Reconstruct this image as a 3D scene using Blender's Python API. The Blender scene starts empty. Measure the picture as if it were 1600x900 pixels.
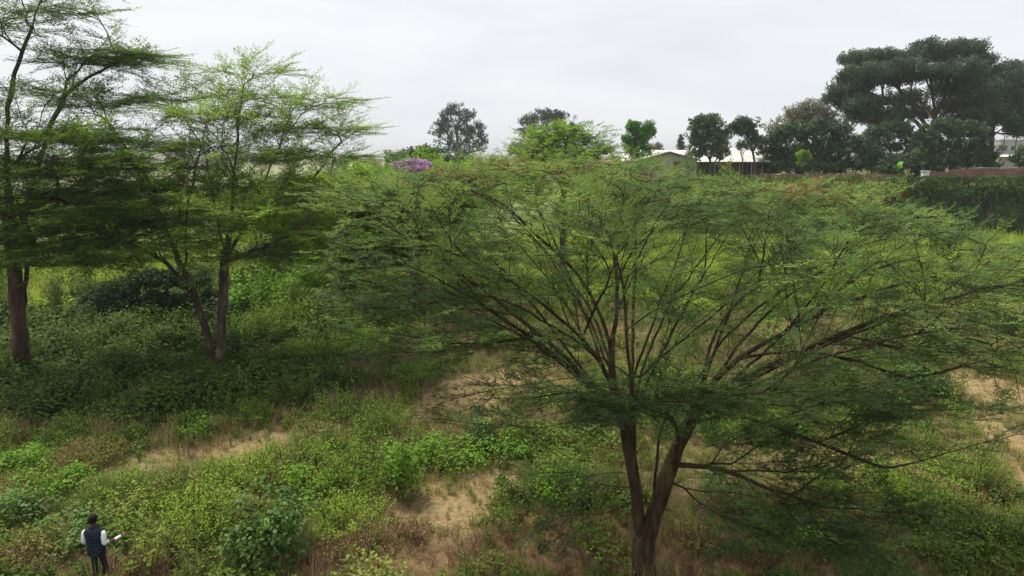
import bpy, bmesh, math, random
import numpy as np
from mathutils import Vector

# ---------------------------------------------------------------- camera, sky, sun, exposure
scene = bpy.context.scene
COL = scene.collection
F, CAMZ, PITCH = 1081.0, 9.0, math.radians(10.85)

cam_data = bpy.data.cameras.new('camera')
cam_data.sensor_width = 36.0
cam_data.lens = 36.0 * F / 1600.0
cam_data.clip_start = 0.1
cam_data.clip_end = 8000.0
cam = bpy.data.objects.new('camera', cam_data)
cam.location = (0, 0, CAMZ)
cam.rotation_euler = (math.pi / 2 - PITCH, 0, 0)
COL.objects.link(cam)
scene.camera = cam

SUN_EL, SUN_AZ = math.radians(64), math.radians(308)
world = bpy.data.worlds.new('World')
scene.world = world
world.use_nodes = True
wn, wl = world.node_tree.nodes, world.node_tree.links
wn.clear()
w_out = wn.new('ShaderNodeOutputWorld')
w_bg = wn.new('ShaderNodeBackground')
w_sky = wn.new('ShaderNodeTexSky')
w_sky.sky_type = 'NISHITA'
w_sky.sun_disc = False
w_sky.sun_elevation = SUN_EL
w_sky.sun_rotation = SUN_AZ
w_bg.inputs['Strength'].default_value = 0.1
# a closed deck of thin grey cloud over the clear sky: soft noise in direction space
w_tc = wn.new('ShaderNodeTexCoord')
w_map = wn.new('ShaderNodeMapping')
w_map.inputs['Scale'].default_value = (1.0, 1.0, 4.5)
w_map.inputs['Location'].default_value = (0.35, 0.2, 0.1)
w_no = wn.new('ShaderNodeTexNoise')
w_no.inputs['Scale'].default_value = 2.1
w_no.inputs['Detail'].default_value = 5.0
w_no.inputs['Roughness'].default_value = 0.5
w_no.inputs['Distortion'].default_value = 0.4
w_rp = wn.new('ShaderNodeValToRGB')
w_rp.color_ramp.elements[0].position = 0.32
w_rp.color_ramp.elements[0].color = (4.85, 5.0, 5.28, 1)
w_rp.color_ramp.elements[1].position = 0.64
w_rp.color_ramp.elements[1].color = (5.75, 5.82, 5.92, 1)
w_mix = wn.new('ShaderNodeMix')
w_mix.data_type = 'RGBA'
w_mix.inputs['Factor'].default_value = 0.96
wl.new(w_tc.outputs['Generated'], w_map.inputs['Vector'])
wl.new(w_map.outputs['Vector'], w_no.inputs['Vector'])
wl.new(w_no.outputs['Fac'], w_rp.inputs['Fac'])
wl.new(w_sky.outputs['Color'], w_mix.inputs['A'])
wl.new(w_rp.outputs['Color'], w_mix.inputs['B'])
wl.new(w_mix.outputs['Result'], w_bg.inputs['Color'])
wl.new(w_bg.outputs['Background'], w_out.inputs['Surface'])

sun_data = bpy.data.lights.new('sun', 'SUN')
sun_data.energy = 3.2
sun_data.angle = math.radians(15)
sun_data.color = (1.0, 0.93, 0.80)
sun = bpy.data.objects.new('sun', sun_data)
sun.rotation_euler = (math.pi / 2 - SUN_EL, 0, math.pi - SUN_AZ)
sun.location = (0, 0, 60)
COL.objects.link(sun)

vs = scene.view_settings
vs.view_transform = 'Standard'
vs.look = 'None'
vs.exposure = 0.75
vs.gamma = 1.0
vs.use_curve_mapping = False
scene.cycles.max_bounces = 4
scene.cycles.transparent_max_bounces = 4
scene.cycles.volume_bounces = 0
scene.cycles.diffuse_bounces = 1

rng = np.random.default_rng(7)
random.seed(7)

# ---------------------------------------------------------------- pixel -> place helpers
_cp, _sp = math.cos(PITCH), math.sin(PITCH)

def ray(px, py):
    u, v = (px - 800) / F, (450 - py) / F
    return np.array([u, _cp + v * _sp, -_sp + v * _cp])

def at(px, py, Y):
    """the point in direction (px, py) that lies Y metres ahead of the camera over the ground"""
    d = ray(px, py)
    return np.array([0, 0, CAMZ]) + d * (Y / d[1])

def project(p):
    """world points -> photo pixels"""
    p = np.asarray(p, float) - np.array([0, 0, CAMZ])
    dep = p[..., 1] * _cp - p[..., 2] * _sp
    up = p[..., 1] * _sp + p[..., 2] * _cp
    return 800 + F * p[..., 0] / dep, 450 - F * up / dep

def vnoise(x, y, s, seed=0):
    """cheap smooth value noise, 0..1"""
    x = np.asarray(x, float) / s + seed * 17.31
    y = np.asarray(y, float) / s - seed * 9.77
    xi, yi = np.floor(x), np.floor(y)
    fx, fy = x - xi, y - yi
    fx, fy = fx * fx * (3 - 2 * fx), fy * fy * (3 - 2 * fy)
    def h(a, b):
        t = np.sin(a * 127.1 + b * 311.7 + seed * 74.7) * 43758.5453
        return t - np.floor(t)
    return (h(xi, yi) * (1 - fx) + h(xi + 1, yi) * fx) * (1 - fy) + (h(xi, yi + 1) * (1 - fx) + h(xi + 1, yi + 1) * fx) * fy

def sstep(a, b, x):
    t = np.clip((np.asarray(x, float) - a) / (b - a), 0, 1)
    return t * t * (3 - 2 * t)

BANK0, BANK1, TERR = 70.5, 73.5, 6.3

def terrain(x, y):
    x, y = np.asarray(x, float), np.asarray(y, float)
    z = 0.35 * (vnoise(x, y, 9, 1) - 0.5) * sstep(6, 16, y) + 0.12 * (vnoise(x, y, 3, 2) - 0.5)
    wob = 1.2 * (vnoise(x, y * 0, 7, 5) - 0.5)
    t = sstep(BANK0, BANK1, y + wob) * sstep(-6, 12, x)
    z = z * (1 - t) + t * TERR
    z = z + sstep(250, 900, y) * 3.0 * (1 - sstep(-6, 12, x))
    return z

def ground_at(px, py):
    d = ray(px, py)
    t = CAMZ / -d[2]
    p = np.array([0, 0, CAMZ]) + d * t
    for _ in range(12):
        z = float(terrain(p[0], p[1]))
        t = (CAMZ - z) / -d[2]
        p = np.array([0, 0, CAMZ]) + d * t
    return p

# ---------------------------------------------------------------- mesh helpers
def np_mesh(name, V, quads=None, tris=None, var=None, mats=None, qmat=None, tmat=None, smooth=False):
    V = np.asarray(V, np.float32).reshape(-1, 3)
    quads = np.zeros((0, 4), np.int32) if quads is None else np.asarray(quads, np.int32).reshape(-1, 4)
    tris = np.zeros((0, 3), np.int32) if tris is None else np.asarray(tris, np.int32).reshape(-1, 3)
    me = bpy.data.meshes.new(name)
    nq, nt = len(quads), len(tris)
    me.vertices.add(len(V))
    me.vertices.foreach_set('co', V.ravel())
    me.loops.add(nq * 4 + nt * 3)
    me.loops.foreach_set('vertex_index', np.concatenate([quads.ravel(), tris.ravel()]).astype(np.int32))
    me.polygons.add(nq + nt)
    starts = np.concatenate([np.arange(nq) * 4, nq * 4 + np.arange(nt) * 3]).astype(np.int32)
    me.polygons.foreach_set('loop_start', starts)
    if mats:
        for m in mats:
            me.materials.append(m)
        mi = np.zeros(nq + nt, np.int32)
        if qmat is not None:
            mi[:nq] = qmat
        if tmat is not None:
            mi[nq:] = tmat
        me.polygons.foreach_set('material_index', mi)
    me.polygons.foreach_set('use_smooth', np.full(nq + nt, bool(smooth)))
    if var is not None:
        a = me.attributes.new('var', 'FLOAT', 'POINT')
        a.data.foreach_set('value', np.asarray(var, np.float32).ravel())
    me.update(calc_edges=True)
    return me

def link(name, data, parent=None, loc=None):
    o = bpy.data.objects.new(name, data)
    COL.objects.link(o)
    if parent is not None:
        o.parent = parent
    if loc is not None:
        o.location = loc
    return o

def tag(o, label=None, category=None, group=None, kind=None):
    for k, v in (('label', label), ('category', category), ('group', group), ('kind', kind)):
        if v:
            o[k] = v
    return o

def thing(name, loc, label, category, group=None, rz=0.0):
    o = link(name, None, None, loc)
    o.rotation_euler = (0, 0, rz)
    o.empty_display_size = 0.2
    return tag(o, label, category, group)

class MB:
    """boxes, prisms and tubes collected into one mesh"""
    def __init__(self):
        self.v, self.f = [], []
    def add(self, vs_, fs_):
        n = len(self.v)
        self.v += [tuple(map(float, p)) for p in vs_]
        self.f += [tuple(i + n for i in f) for f in fs_]
        return self
    def box(self, x0, x1, y0, y1, z0, z1):
        return self.add([(x0, y0, z0), (x1, y0, z0), (x1, y1, z0), (x0, y1, z0), (x0, y0, z1), (x1, y0, z1), (x1, y1, z1), (x0, y1, z1)],
                        [(0, 3, 2, 1), (4, 5, 6, 7), (0, 1, 5, 4), (1, 2, 6, 5), (2, 3, 7, 6), (3, 0, 4, 7)])
    def tube(self, pts, rad, k=8, caps=True):
        pts = [np.array(p, float) for p in pts]
        rad = [rad] * len(pts) if np.isscalar(rad) else list(rad)
        V, prev = [], None
        for i, p in enumerate(pts):
            d = pts[min(i + 1, len(pts) - 1)] - pts[max(i - 1, 0)]
            d = d / (np.linalg.norm(d) + 1e-9)
            ref = np.array([1, 0, 0]) if prev is None and abs(d[0]) < 0.8 else (np.array([0, 1, 0]) if prev is None else prev)
            a = ref - d * (ref @ d)
            a /= np.linalg.norm(a) + 1e-9
            b = np.cross(d, a)
            prev = a
            for j in range(k):
                t = 2 * math.pi * j / k
                V.append(p + rad[i] * (math.cos(t) * a + math.sin(t) * b))
        Fs = []
        for i in range(len(pts) - 1):
            for j in range(k):
                Fs.append((i * k + j, i * k + (j + 1) % k, (i + 1) * k + (j + 1) % k, (i + 1) * k + j))
        if caps:
            Fs.append(tuple(range(k - 1, -1, -1)))
            Fs.append(tuple((len(pts) - 1) * k + j for j in range(k)))
        return self.add(V, Fs)
    def build(self, name, mat, parent=None, smooth=False, loc=None):
        me = bpy.data.meshes.new(name)
        me.from_pydata(self.v, [], self.f)
        me.materials.append(mat)
        if smooth:
            me.polygons.foreach_set('use_smooth', [True] * len(me.polygons))
        me.update()
        return link(name, me, parent, loc)

# ---------------------------------------------------------------- materials
def new_mat(name):
    m = bpy.data.materials.new(name)
    m.use_nodes = True
    n, l = m.node_tree.nodes, m.node_tree.links
    n.clear()
    return m, n, l

def rgba(c):
    return (c[0], c[1], c[2], 1.0)

def ramp(n, stops):
    r = n.new('ShaderNodeValToRGB')
    e = r.color_ramp.elements
    while len(e) < len(stops):
        e.new(0.5)
    for i, (p, c) in enumerate(stops):
        e[i].position = p
        e[i].color = rgba(c)
    return r

def leaf_mat(name, dark, mid, light, trans=0.30, rough=0.6, inst=False, spec=0.06):
    """leaf: three tones picked by the per-leaf attribute 'var', partly see-through to light"""
    m, n, l = new_mat(name)
    out = n.new('ShaderNodeOutputMaterial')
    at_ = n.new('ShaderNodeAttribute'); at_.attribute_name = 'var'
    fac = at_.outputs['Fac']
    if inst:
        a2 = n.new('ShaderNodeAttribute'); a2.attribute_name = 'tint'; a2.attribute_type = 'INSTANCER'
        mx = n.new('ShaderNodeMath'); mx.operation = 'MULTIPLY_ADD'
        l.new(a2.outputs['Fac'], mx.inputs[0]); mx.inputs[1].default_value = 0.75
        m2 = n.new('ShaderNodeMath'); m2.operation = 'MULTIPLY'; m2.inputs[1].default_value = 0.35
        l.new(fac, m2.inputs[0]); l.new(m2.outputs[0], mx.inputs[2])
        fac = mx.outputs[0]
    r = ramp(n, [(0.05, dark), (0.5, mid), (0.95, light)])
    l.new(fac, r.inputs['Fac'])
    p = n.new('ShaderNodeBsdfPrincipled')
    p.inputs['Roughness'].default_value = rough
    p.inputs['Specular IOR Level'].default_value = spec
    t = n.new('ShaderNodeBsdfTranslucent')
    ms = n.new('ShaderNodeMixShader'); ms.inputs['Fac'].default_value = trans
    hs = n.new('ShaderNodeHueSaturation'); hs.inputs['Value'].default_value = 1.25; hs.inputs['Hue'].default_value = 0.485
    l.new(r.outputs['Color'], p.inputs['Base Color'])
    l.new(r.outputs['Color'], hs.inputs['Color'])
    l.new(hs.outputs['Color'], t.inputs['Color'])
    l.new(p.outputs[0], ms.inputs[1]); l.new(t.outputs[0], ms.inputs[2])
    l.new(ms.outputs[0], out.inputs['Surface'])
    return m

def noise_mat(name, c1, c2, scale=3.0, rough=0.8, bump=0.2, stretch=(1, 1, 1), c3=None, detail=6.0, spec=0.3, metallic=0.0):
    m, n, l = new_mat(name)
    out = n.new('ShaderNodeOutputMaterial')
    tc = n.new('ShaderNodeTexCoord')
    mp = n.new('ShaderNodeMapping'); mp.inputs['Scale'].default_value = stretch
    no = n.new('ShaderNodeTexNoise'); no.inputs['Scale'].default_value = scale; no.inputs['Detail'].default_value = detail
    l.new(tc.outputs['Object'], mp.inputs['Vector']); l.new(mp.outputs['Vector'], no.inputs['Vector'])
    r = ramp(n, [(0.3, c1), (0.7, c2)] if c3 is None else [(0.3, c1), (0.55, c2), (0.72, c3)])
    l.new(no.outputs['Fac'], r.inputs['Fac'])
    p = n.new('ShaderNodeBsdfPrincipled')
    p.inputs['Roughness'].default_value = rough
    p.inputs['Specular IOR Level'].default_value = spec
    p.inputs['Metallic'].default_value = metallic
    l.new(r.outputs['Color'], p.inputs['Base Color'])
    if bump:
        b = n.new('ShaderNodeBump'); b.inputs['Strength'].default_value = bump; b.inputs['Distance'].default_value = 0.06
        l.new(no.outputs['Fac'], b.inputs['Height']); l.new(b.outputs['Normal'], p.inputs['Normal'])
    l.new(p.outputs[0], out.inputs['Surface'])
    return m

M = {}
M['bark_red'] = noise_mat('bark_red', (0.020, 0.014, 0.009), (0.070, 0.041, 0.022), 7, 0.95, 1.0, (1.3, 1.3, 0.22), (0.10, 0.085, 0.045), 10)
M['bark_dark'] = noise_mat('bark_dark', (0.030, 0.020, 0.014), (0.075, 0.042, 0.028), 5, 0.9, 0.9, (1, 1, 0.2), (0.12, 0.09, 0.06))
M['bark_fever'] = noise_mat('bark_fever', (0.024, 0.018, 0.013), (0.072, 0.050, 0.034), 4, 0.85, 0.7, (1, 1, 0.25), (0.19, 0.15, 0.11))
M['bark_yellow'] = noise_mat('bark_yellow', (0.09, 0.075, 0.035), (0.17, 0.14, 0.06), 4, 0.8, 0.4, (1, 1, 0.3))
M['bark_grey'] = noise_mat('bark_grey', (0.04, 0.036, 0.032), (0.10, 0.09, 0.08), 4, 0.9, 0.6, (1, 1, 0.3))
M['twig'] = noise_mat('twig', (0.022, 0.015, 0.010), (0.055, 0.037, 0.023), 9, 0.9, 0.0)
M['twig_grey'] = noise_mat('twig_grey', (0.08, 0.06, 0.042), (0.15, 0.115, 0.08), 9, 0.9, 0.0)
M['stem'] = noise_mat('stem', (0.05, 0.045, 0.02), (0.11, 0.085, 0.04), 9, 0.9, 0.0)
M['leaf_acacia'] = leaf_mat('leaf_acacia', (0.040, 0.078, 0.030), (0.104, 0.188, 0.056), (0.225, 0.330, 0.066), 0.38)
M['leaf_acacia_bright'] = leaf_mat('leaf_acacia_bright', (0.070, 0.150, 0.020), (0.165, 0.310, 0.036), (0.300, 0.480, 0.055), 0.42)
M['leaf_acacia_dark'] = leaf_mat('leaf_acacia_dark', (0.060, 0.130, 0.020), (0.140, 0.270, 0.036), (0.260, 0.430, 0.050), 0.42)
M['leaf_dry'] = leaf_mat('leaf_dry', (0.17, 0.095, 0.05), (0.25, 0.14, 0.075), (0.32, 0.20, 0.11), 0.15)
M['leaf_grey'] = leaf_mat('leaf_grey', (0.040, 0.062, 0.050), (0.072, 0.102, 0.080), (0.115, 0.150, 0.115), 0.2)
M['leaf_dark'] = leaf_mat('leaf_dark', (0.040, 0.070, 0.042), (0.068, 0.120, 0.061), (0.129, 0.204, 0.085), 0.2, 0.45)
M['leaf_deep_far'] = leaf_mat('leaf_deep_far', (0.030, 0.055, 0.030), (0.054, 0.094, 0.046), (0.098, 0.157, 0.068), 0.15, 0.45)
M['leaf_deep'] = leaf_mat('leaf_deep', (0.013, 0.030, 0.010), (0.026, 0.056, 0.016), (0.048, 0.095, 0.026), 0.15, 0.5)
M['leaf_bright'] = leaf_mat('leaf_bright', (0.052, 0.134, 0.023), (0.087, 0.254, 0.033), (0.160, 0.388, 0.045), 0.3)
M['leaf_rain'] = leaf_mat('leaf_rain', (0.042, 0.068, 0.048), (0.074, 0.110, 0.070), (0.120, 0.165, 0.092), 0.2)
M['leaf_olive'] = leaf_mat('leaf_olive', (0.146, 0.157, 0.094), (0.221, 0.229, 0.127), (0.319, 0.313, 0.161), 0.2)
M['leaf_bush'] = leaf_mat('leaf_bush', (0.055, 0.105, 0.018), (0.120, 0.220, 0.030), (0.220, 0.340, 0.048), 0.28)
M['leaf_lime'] = leaf_mat('leaf_lime', (0.107, 0.181, 0.022), (0.196, 0.316, 0.033), (0.309, 0.467, 0.053), 0.28)
M['leaf_herb'] = leaf_mat('leaf_herb', (0.073, 0.146, 0.021), (0.130, 0.264, 0.031), (0.230, 0.381, 0.048), 0.28)
M['leaf_round'] = leaf_mat('leaf_round', (0.030, 0.070, 0.014), (0.070, 0.145, 0.026), (0.160, 0.260, 0.055), 0.22, 0.5, spec=0.15)
M['leaf_shade'] = leaf_mat('leaf_shade', (0.038, 0.066, 0.014), (0.078, 0.126, 0.022), (0.130, 0.195, 0.034), 0.22, 0.55)  # dull dark green; for the shade belt shrubs it carries the trees' shade
M['leaf_brown'] = leaf_mat('leaf_brown', (0.098, 0.058, 0.036), (0.169, 0.104, 0.058), (0.247, 0.163, 0.091), 0.15)
M['leaf_olive_dry'] = leaf_mat('leaf_olive_dry', (0.117, 0.117, 0.033), (0.195, 0.189, 0.052), (0.286, 0.260, 0.078), 0.2)
M['petal_purple'] = leaf_mat('petal_purple', (0.22, 0.15, 0.20), (0.50, 0.28, 0.52), (0.66, 0.44, 0.66), 0.3)
M['leaf_banana'] = leaf_mat('leaf_banana', (0.08, 0.20, 0.03), (0.12, 0.29, 0.045), (0.18, 0.38, 0.07), 0.3, 0.45)
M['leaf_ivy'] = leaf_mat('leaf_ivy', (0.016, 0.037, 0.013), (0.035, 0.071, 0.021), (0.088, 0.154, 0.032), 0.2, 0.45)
# undergrowth (instanced): tint picks the tone
M['ug_herb'] = leaf_mat('ug_herb', (0.036, 0.068, 0.013), (0.115, 0.185, 0.032), (0.250, 0.285, 0.064), 0.25, inst=True)
M['ug_round'] = leaf_mat('ug_round', (0.034, 0.060, 0.014), (0.076, 0.128, 0.024), (0.150, 0.210, 0.045), 0.2, 0.55, inst=True)
M['ug_grass'] = leaf_mat('ug_grass', (0.075, 0.105, 0.022), (0.215, 0.235, 0.055), (0.42, 0.37, 0.145), 0.25, inst=True)
M['ug_dry'] = leaf_mat('ug_dry', (0.229, 0.157, 0.094), (0.358, 0.264, 0.143), (0.543, 0.429, 0.229), 0.2, inst=True)
M['ug_rust'] = leaf_mat('ug_rust', (0.122, 0.072, 0.046), (0.215, 0.129, 0.079), (0.315, 0.215, 0.129), 0.15, inst=True)
M['ug_meadow'] = leaf_mat('ug_meadow', (0.172, 0.274, 0.032), (0.293, 0.405, 0.047), (0.464, 0.521, 0.085), 0.3, inst=True)
# ---------------------------------------------------------------- plant kit
def unit(v):
    return v / (np.linalg.norm(v, axis=-1, keepdims=True) + 1e-9)

def leaf_quads(pos, direc, nrm, ln, wd):
    """rhombic leaves: pos = foot, direc = axis, nrm = face normal; arrays of n"""
    d = unit(direc)
    s = unit(np.cross(nrm, d))
    ln, wd = np.asarray(ln)[..., None], np.asarray(wd)[..., None]
    V = np.stack([pos, pos + d * ln * 0.45 + s * wd * 0.5, pos + d * ln, pos + d * ln * 0.45 - s * wd * 0.5], 1)
    n = len(pos)
    Q = np.arange(n * 4).reshape(n, 4)
    return V.reshape(-1, 3), Q

def seg_prisms(a, b, ra, rb):
    """three-sided tapered twigs between point arrays a and b"""
    d = unit(b - a)
    ref = np.where(np.abs(d[:, 2:3]) > 0.9, np.array([[1.0, 0, 0]]), np.array([[0, 0, 1.0]]))
    u = unit(np.cross(d, ref)); w = np.cross(d, u)
    ra, rb = np.broadcast_to(ra, len(a))[:, None], np.broadcast_to(rb, len(a))[:, None]
    V = []
    for P, r in ((a, ra), (b, rb)):
        for t in (0, 2.094, 4.189):
            V.append(P + r * (math.cos(t) * u + math.sin(t) * w))
    V = np.stack(V, 1).reshape(-1, 3)
    n = len(a)
    base = (np.arange(n) * 6)[:, None]
    Q = np.concatenate([base + np.array([[j, (j + 1) % 3, 3 + (j + 1) % 3, 3 + j]]) for j in range(3)], 0)
    return V, Q

def leaf_tris(pos, direc, nrm, ln, wd):
    """three-cornered leaves, for small ones"""
    d = unit(direc)
    s = unit(np.cross(nrm, d))
    ln, wd = np.asarray(ln)[..., None], np.asarray(wd)[..., None]
    V = np.stack([pos - s * wd * 0.42, pos + s * wd * 0.5 + d * ln * 0.22, pos + d * ln], 1)
    n = len(pos)
    return V.reshape(-1, 3), np.arange(n * 3).reshape(n, 3)

def flat_twigs(a, b, w):
    """side twigs too thin to be round: one narrow blade each"""
    d = unit(b - a)
    s = unit(np.cross(d, np.array([0.2, 0.3, 0.9]))) * w
    V = np.stack([a - s, a + s, b], 1).reshape(-1, 3)
    return V, np.arange(len(a) * 3).reshape(-1, 3)

class Tpl:
    """a leaf-spray template: vertices, quads, triangles, per-vertex var, per-face material (0 leaf, 1 twig)"""
    def __init__(self, V, Q, T, var, qm, tm):
        self.V, self.Q, self.T, self.var, self.qm, self.tm = V, Q, T, var, qm, tm

def make_tpl(parts):
    V, Q, T, var, qm, tm, n = [], [np.zeros((0, 4), int)], [np.zeros((0, 3), int)], [], [np.zeros(0, int)], [np.zeros(0, int)], 0
    for v, q, a, m in parts:
        V.append(v)
        (Q if q.shape[1] == 4 else T).append(q + n); n += len(v)
        var.append(np.broadcast_to(a, len(v))); (qm if q.shape[1] == 4 else tm).append(np.full(len(q), m))
    return Tpl(np.concatenate(V), np.concatenate(Q), np.concatenate(T), np.concatenate(var), np.concatenate(qm), np.concatenate(tm))

def acacia_spray(r, length=0.6, nside=6, leaf=0.055, wid=0.02, per=7, tw=0.004, bare=0.18, flat=0.35, ang=(28, 58)):
    """feathery flat spray along +x: a twig, alternate side twigs, small leaves in two ranks"""
    ax = np.linspace(0, 1, 4)
    bend = r.uniform(-0.10, 0.10); droop = r.uniform(-0.10, 0.06)
    main = np.stack([ax * length, bend * length * ax ** 2, droop * length * ax ** 2], 1)
    parts = []
    v, q = seg_prisms(main[:-1], main[1:], tw * np.linspace(1, 0.6, 3), tw * np.linspace(0.9, 0.35, 3))
    parts.append((v, q, 0.5, 1))
    LP, LD, LN = [], [], []
    sa, sb = [], []
    for i in range(nside + 1):
        if i == nside:
            o = main[1]; e = main[3]
        else:
            t = 0.12 + 0.75 * (i + r.uniform(-.3, .3)) / nside
            o = np.array([np.interp(t, ax, main[:, k]) for k in range(3)])
            side = 1 if i % 2 else -1
            an = math.radians(r.uniform(*ang)) * side
            L = length * r.uniform(0.28, 0.5) * (1.1 - 0.45 * t)
            e = o + L * np.array([math.cos(an), math.sin(an), r.uniform(-0.12, 0.22)])
            sa.append(o); sb.append(e)
        m = per
        tt = np.linspace(0.1, 1 - bare * r.uniform(0, 1), m)
        for k, t in enumerate(tt):
            p = o + (e - o) * t
            d = unit(e - o)
            s = np.cross(np.array([0, 0, 1.0]), d) * (1 if k % 2 else -1)
            LD.append(d * r.uniform(0.3, 0.9) + s * r.uniform(0.5, 1.0) + np.array([0, 0, r.uniform(-0.15, 0.35)]))
            LP.append(p + r.normal(0, 0.004, 3))
            LN.append(np.array([0, 0, 1.0]) + r.normal(0, flat, 3))
    if sa:
        v, q = flat_twigs(np.array(sa), np.array(sb), tw * 0.6)
        parts.append((v, q, 0.5, 1))
    n = len(LP)
    v, q = leaf_tris(np.array(LP), np.array(LD), np.array(LN), leaf * r.uniform(0.75, 1.35, n), wid * r.uniform(1.0, 1.5, n))
    parts.append((v, q, np.repeat(r.uniform(-0.12, 0.12, n), 3), 0))
    return make_tpl(parts)

def clump_tpl(r, radius=0.5, n=34, leaf=0.2, wid=0.1, up=0.5):
    """ball of broad leaves for far crowns"""
    d = unit(r.normal(0, 1, (n, 3)))
    p = d * radius * r.uniform(0.25, 1.0, (n, 1)) ** 0.6
    p[:, 2] *= 0.75
    nr = unit(d * 0.7 + np.array([0, 0, up]) + r.normal(0, 0.4, (n, 3)))
    ld = unit(np.cross(nr, r.normal(0, 1, (n, 3)))) + d * 0.3
    v, q = leaf_tris(p, ld, nr, leaf * r.uniform(0.8, 1.5, n), wid * r.uniform(1.0, 1.6, n))
    return make_tpl([(v, q, np.repeat(r.uniform(-0.15, 0.15, n), 3), 0)])

def place(tpls, pos, fwd, scale, var, r, upj=0.2):
    """copies of templates with +x along fwd, z near world up; returns the arguments for np_mesh"""
    n = len(pos)
    f = unit(fwd)
    up = np.array([0, 0, 1.0]) + r.normal(0, upj, (n, 3))
    s = unit(np.cross(up, f)); u = np.cross(f, s)
    R = np.stack([f, s, u], 2) * np.asarray(scale).reshape(-1, 1, 1)
    pick = r.integers(0, len(tpls), n)
    Vs, Qs, Ts, As, Ms, Mt, off = [], [], [], [], [], [], 0
    for k, t in enumerate(tpls):
        ix = np.nonzero(pick == k)[0]
        if not len(ix):
            continue
        V = np.einsum('nij,vj->nvi', R[ix], t.V) + pos[ix][:, None, :]
        nv = len(t.V)
        o = (np.arange(len(ix)) * nv)[:, None, None] + off
        Vs.append(V.reshape(-1, 3)); Qs.append((t.Q[None] + o).reshape(-1, 4)); Ts.append((t.T[None] + o).reshape(-1, 3))
        As.append((t.var[None] + np.asarray(var)[ix][:, None]).ravel()); Ms.append(np.tile(t.qm, len(ix))); Mt.append(np.tile(t.tm, len(ix)))
        off += nv * len(ix)
    return dict(V=np.concatenate(Vs), quads=np.concatenate(Qs), tris=np.concatenate(Ts), var=np.concatenate(As), qmat=np.concatenate(Ms), tmat=np.concatenate(Mt))

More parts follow.
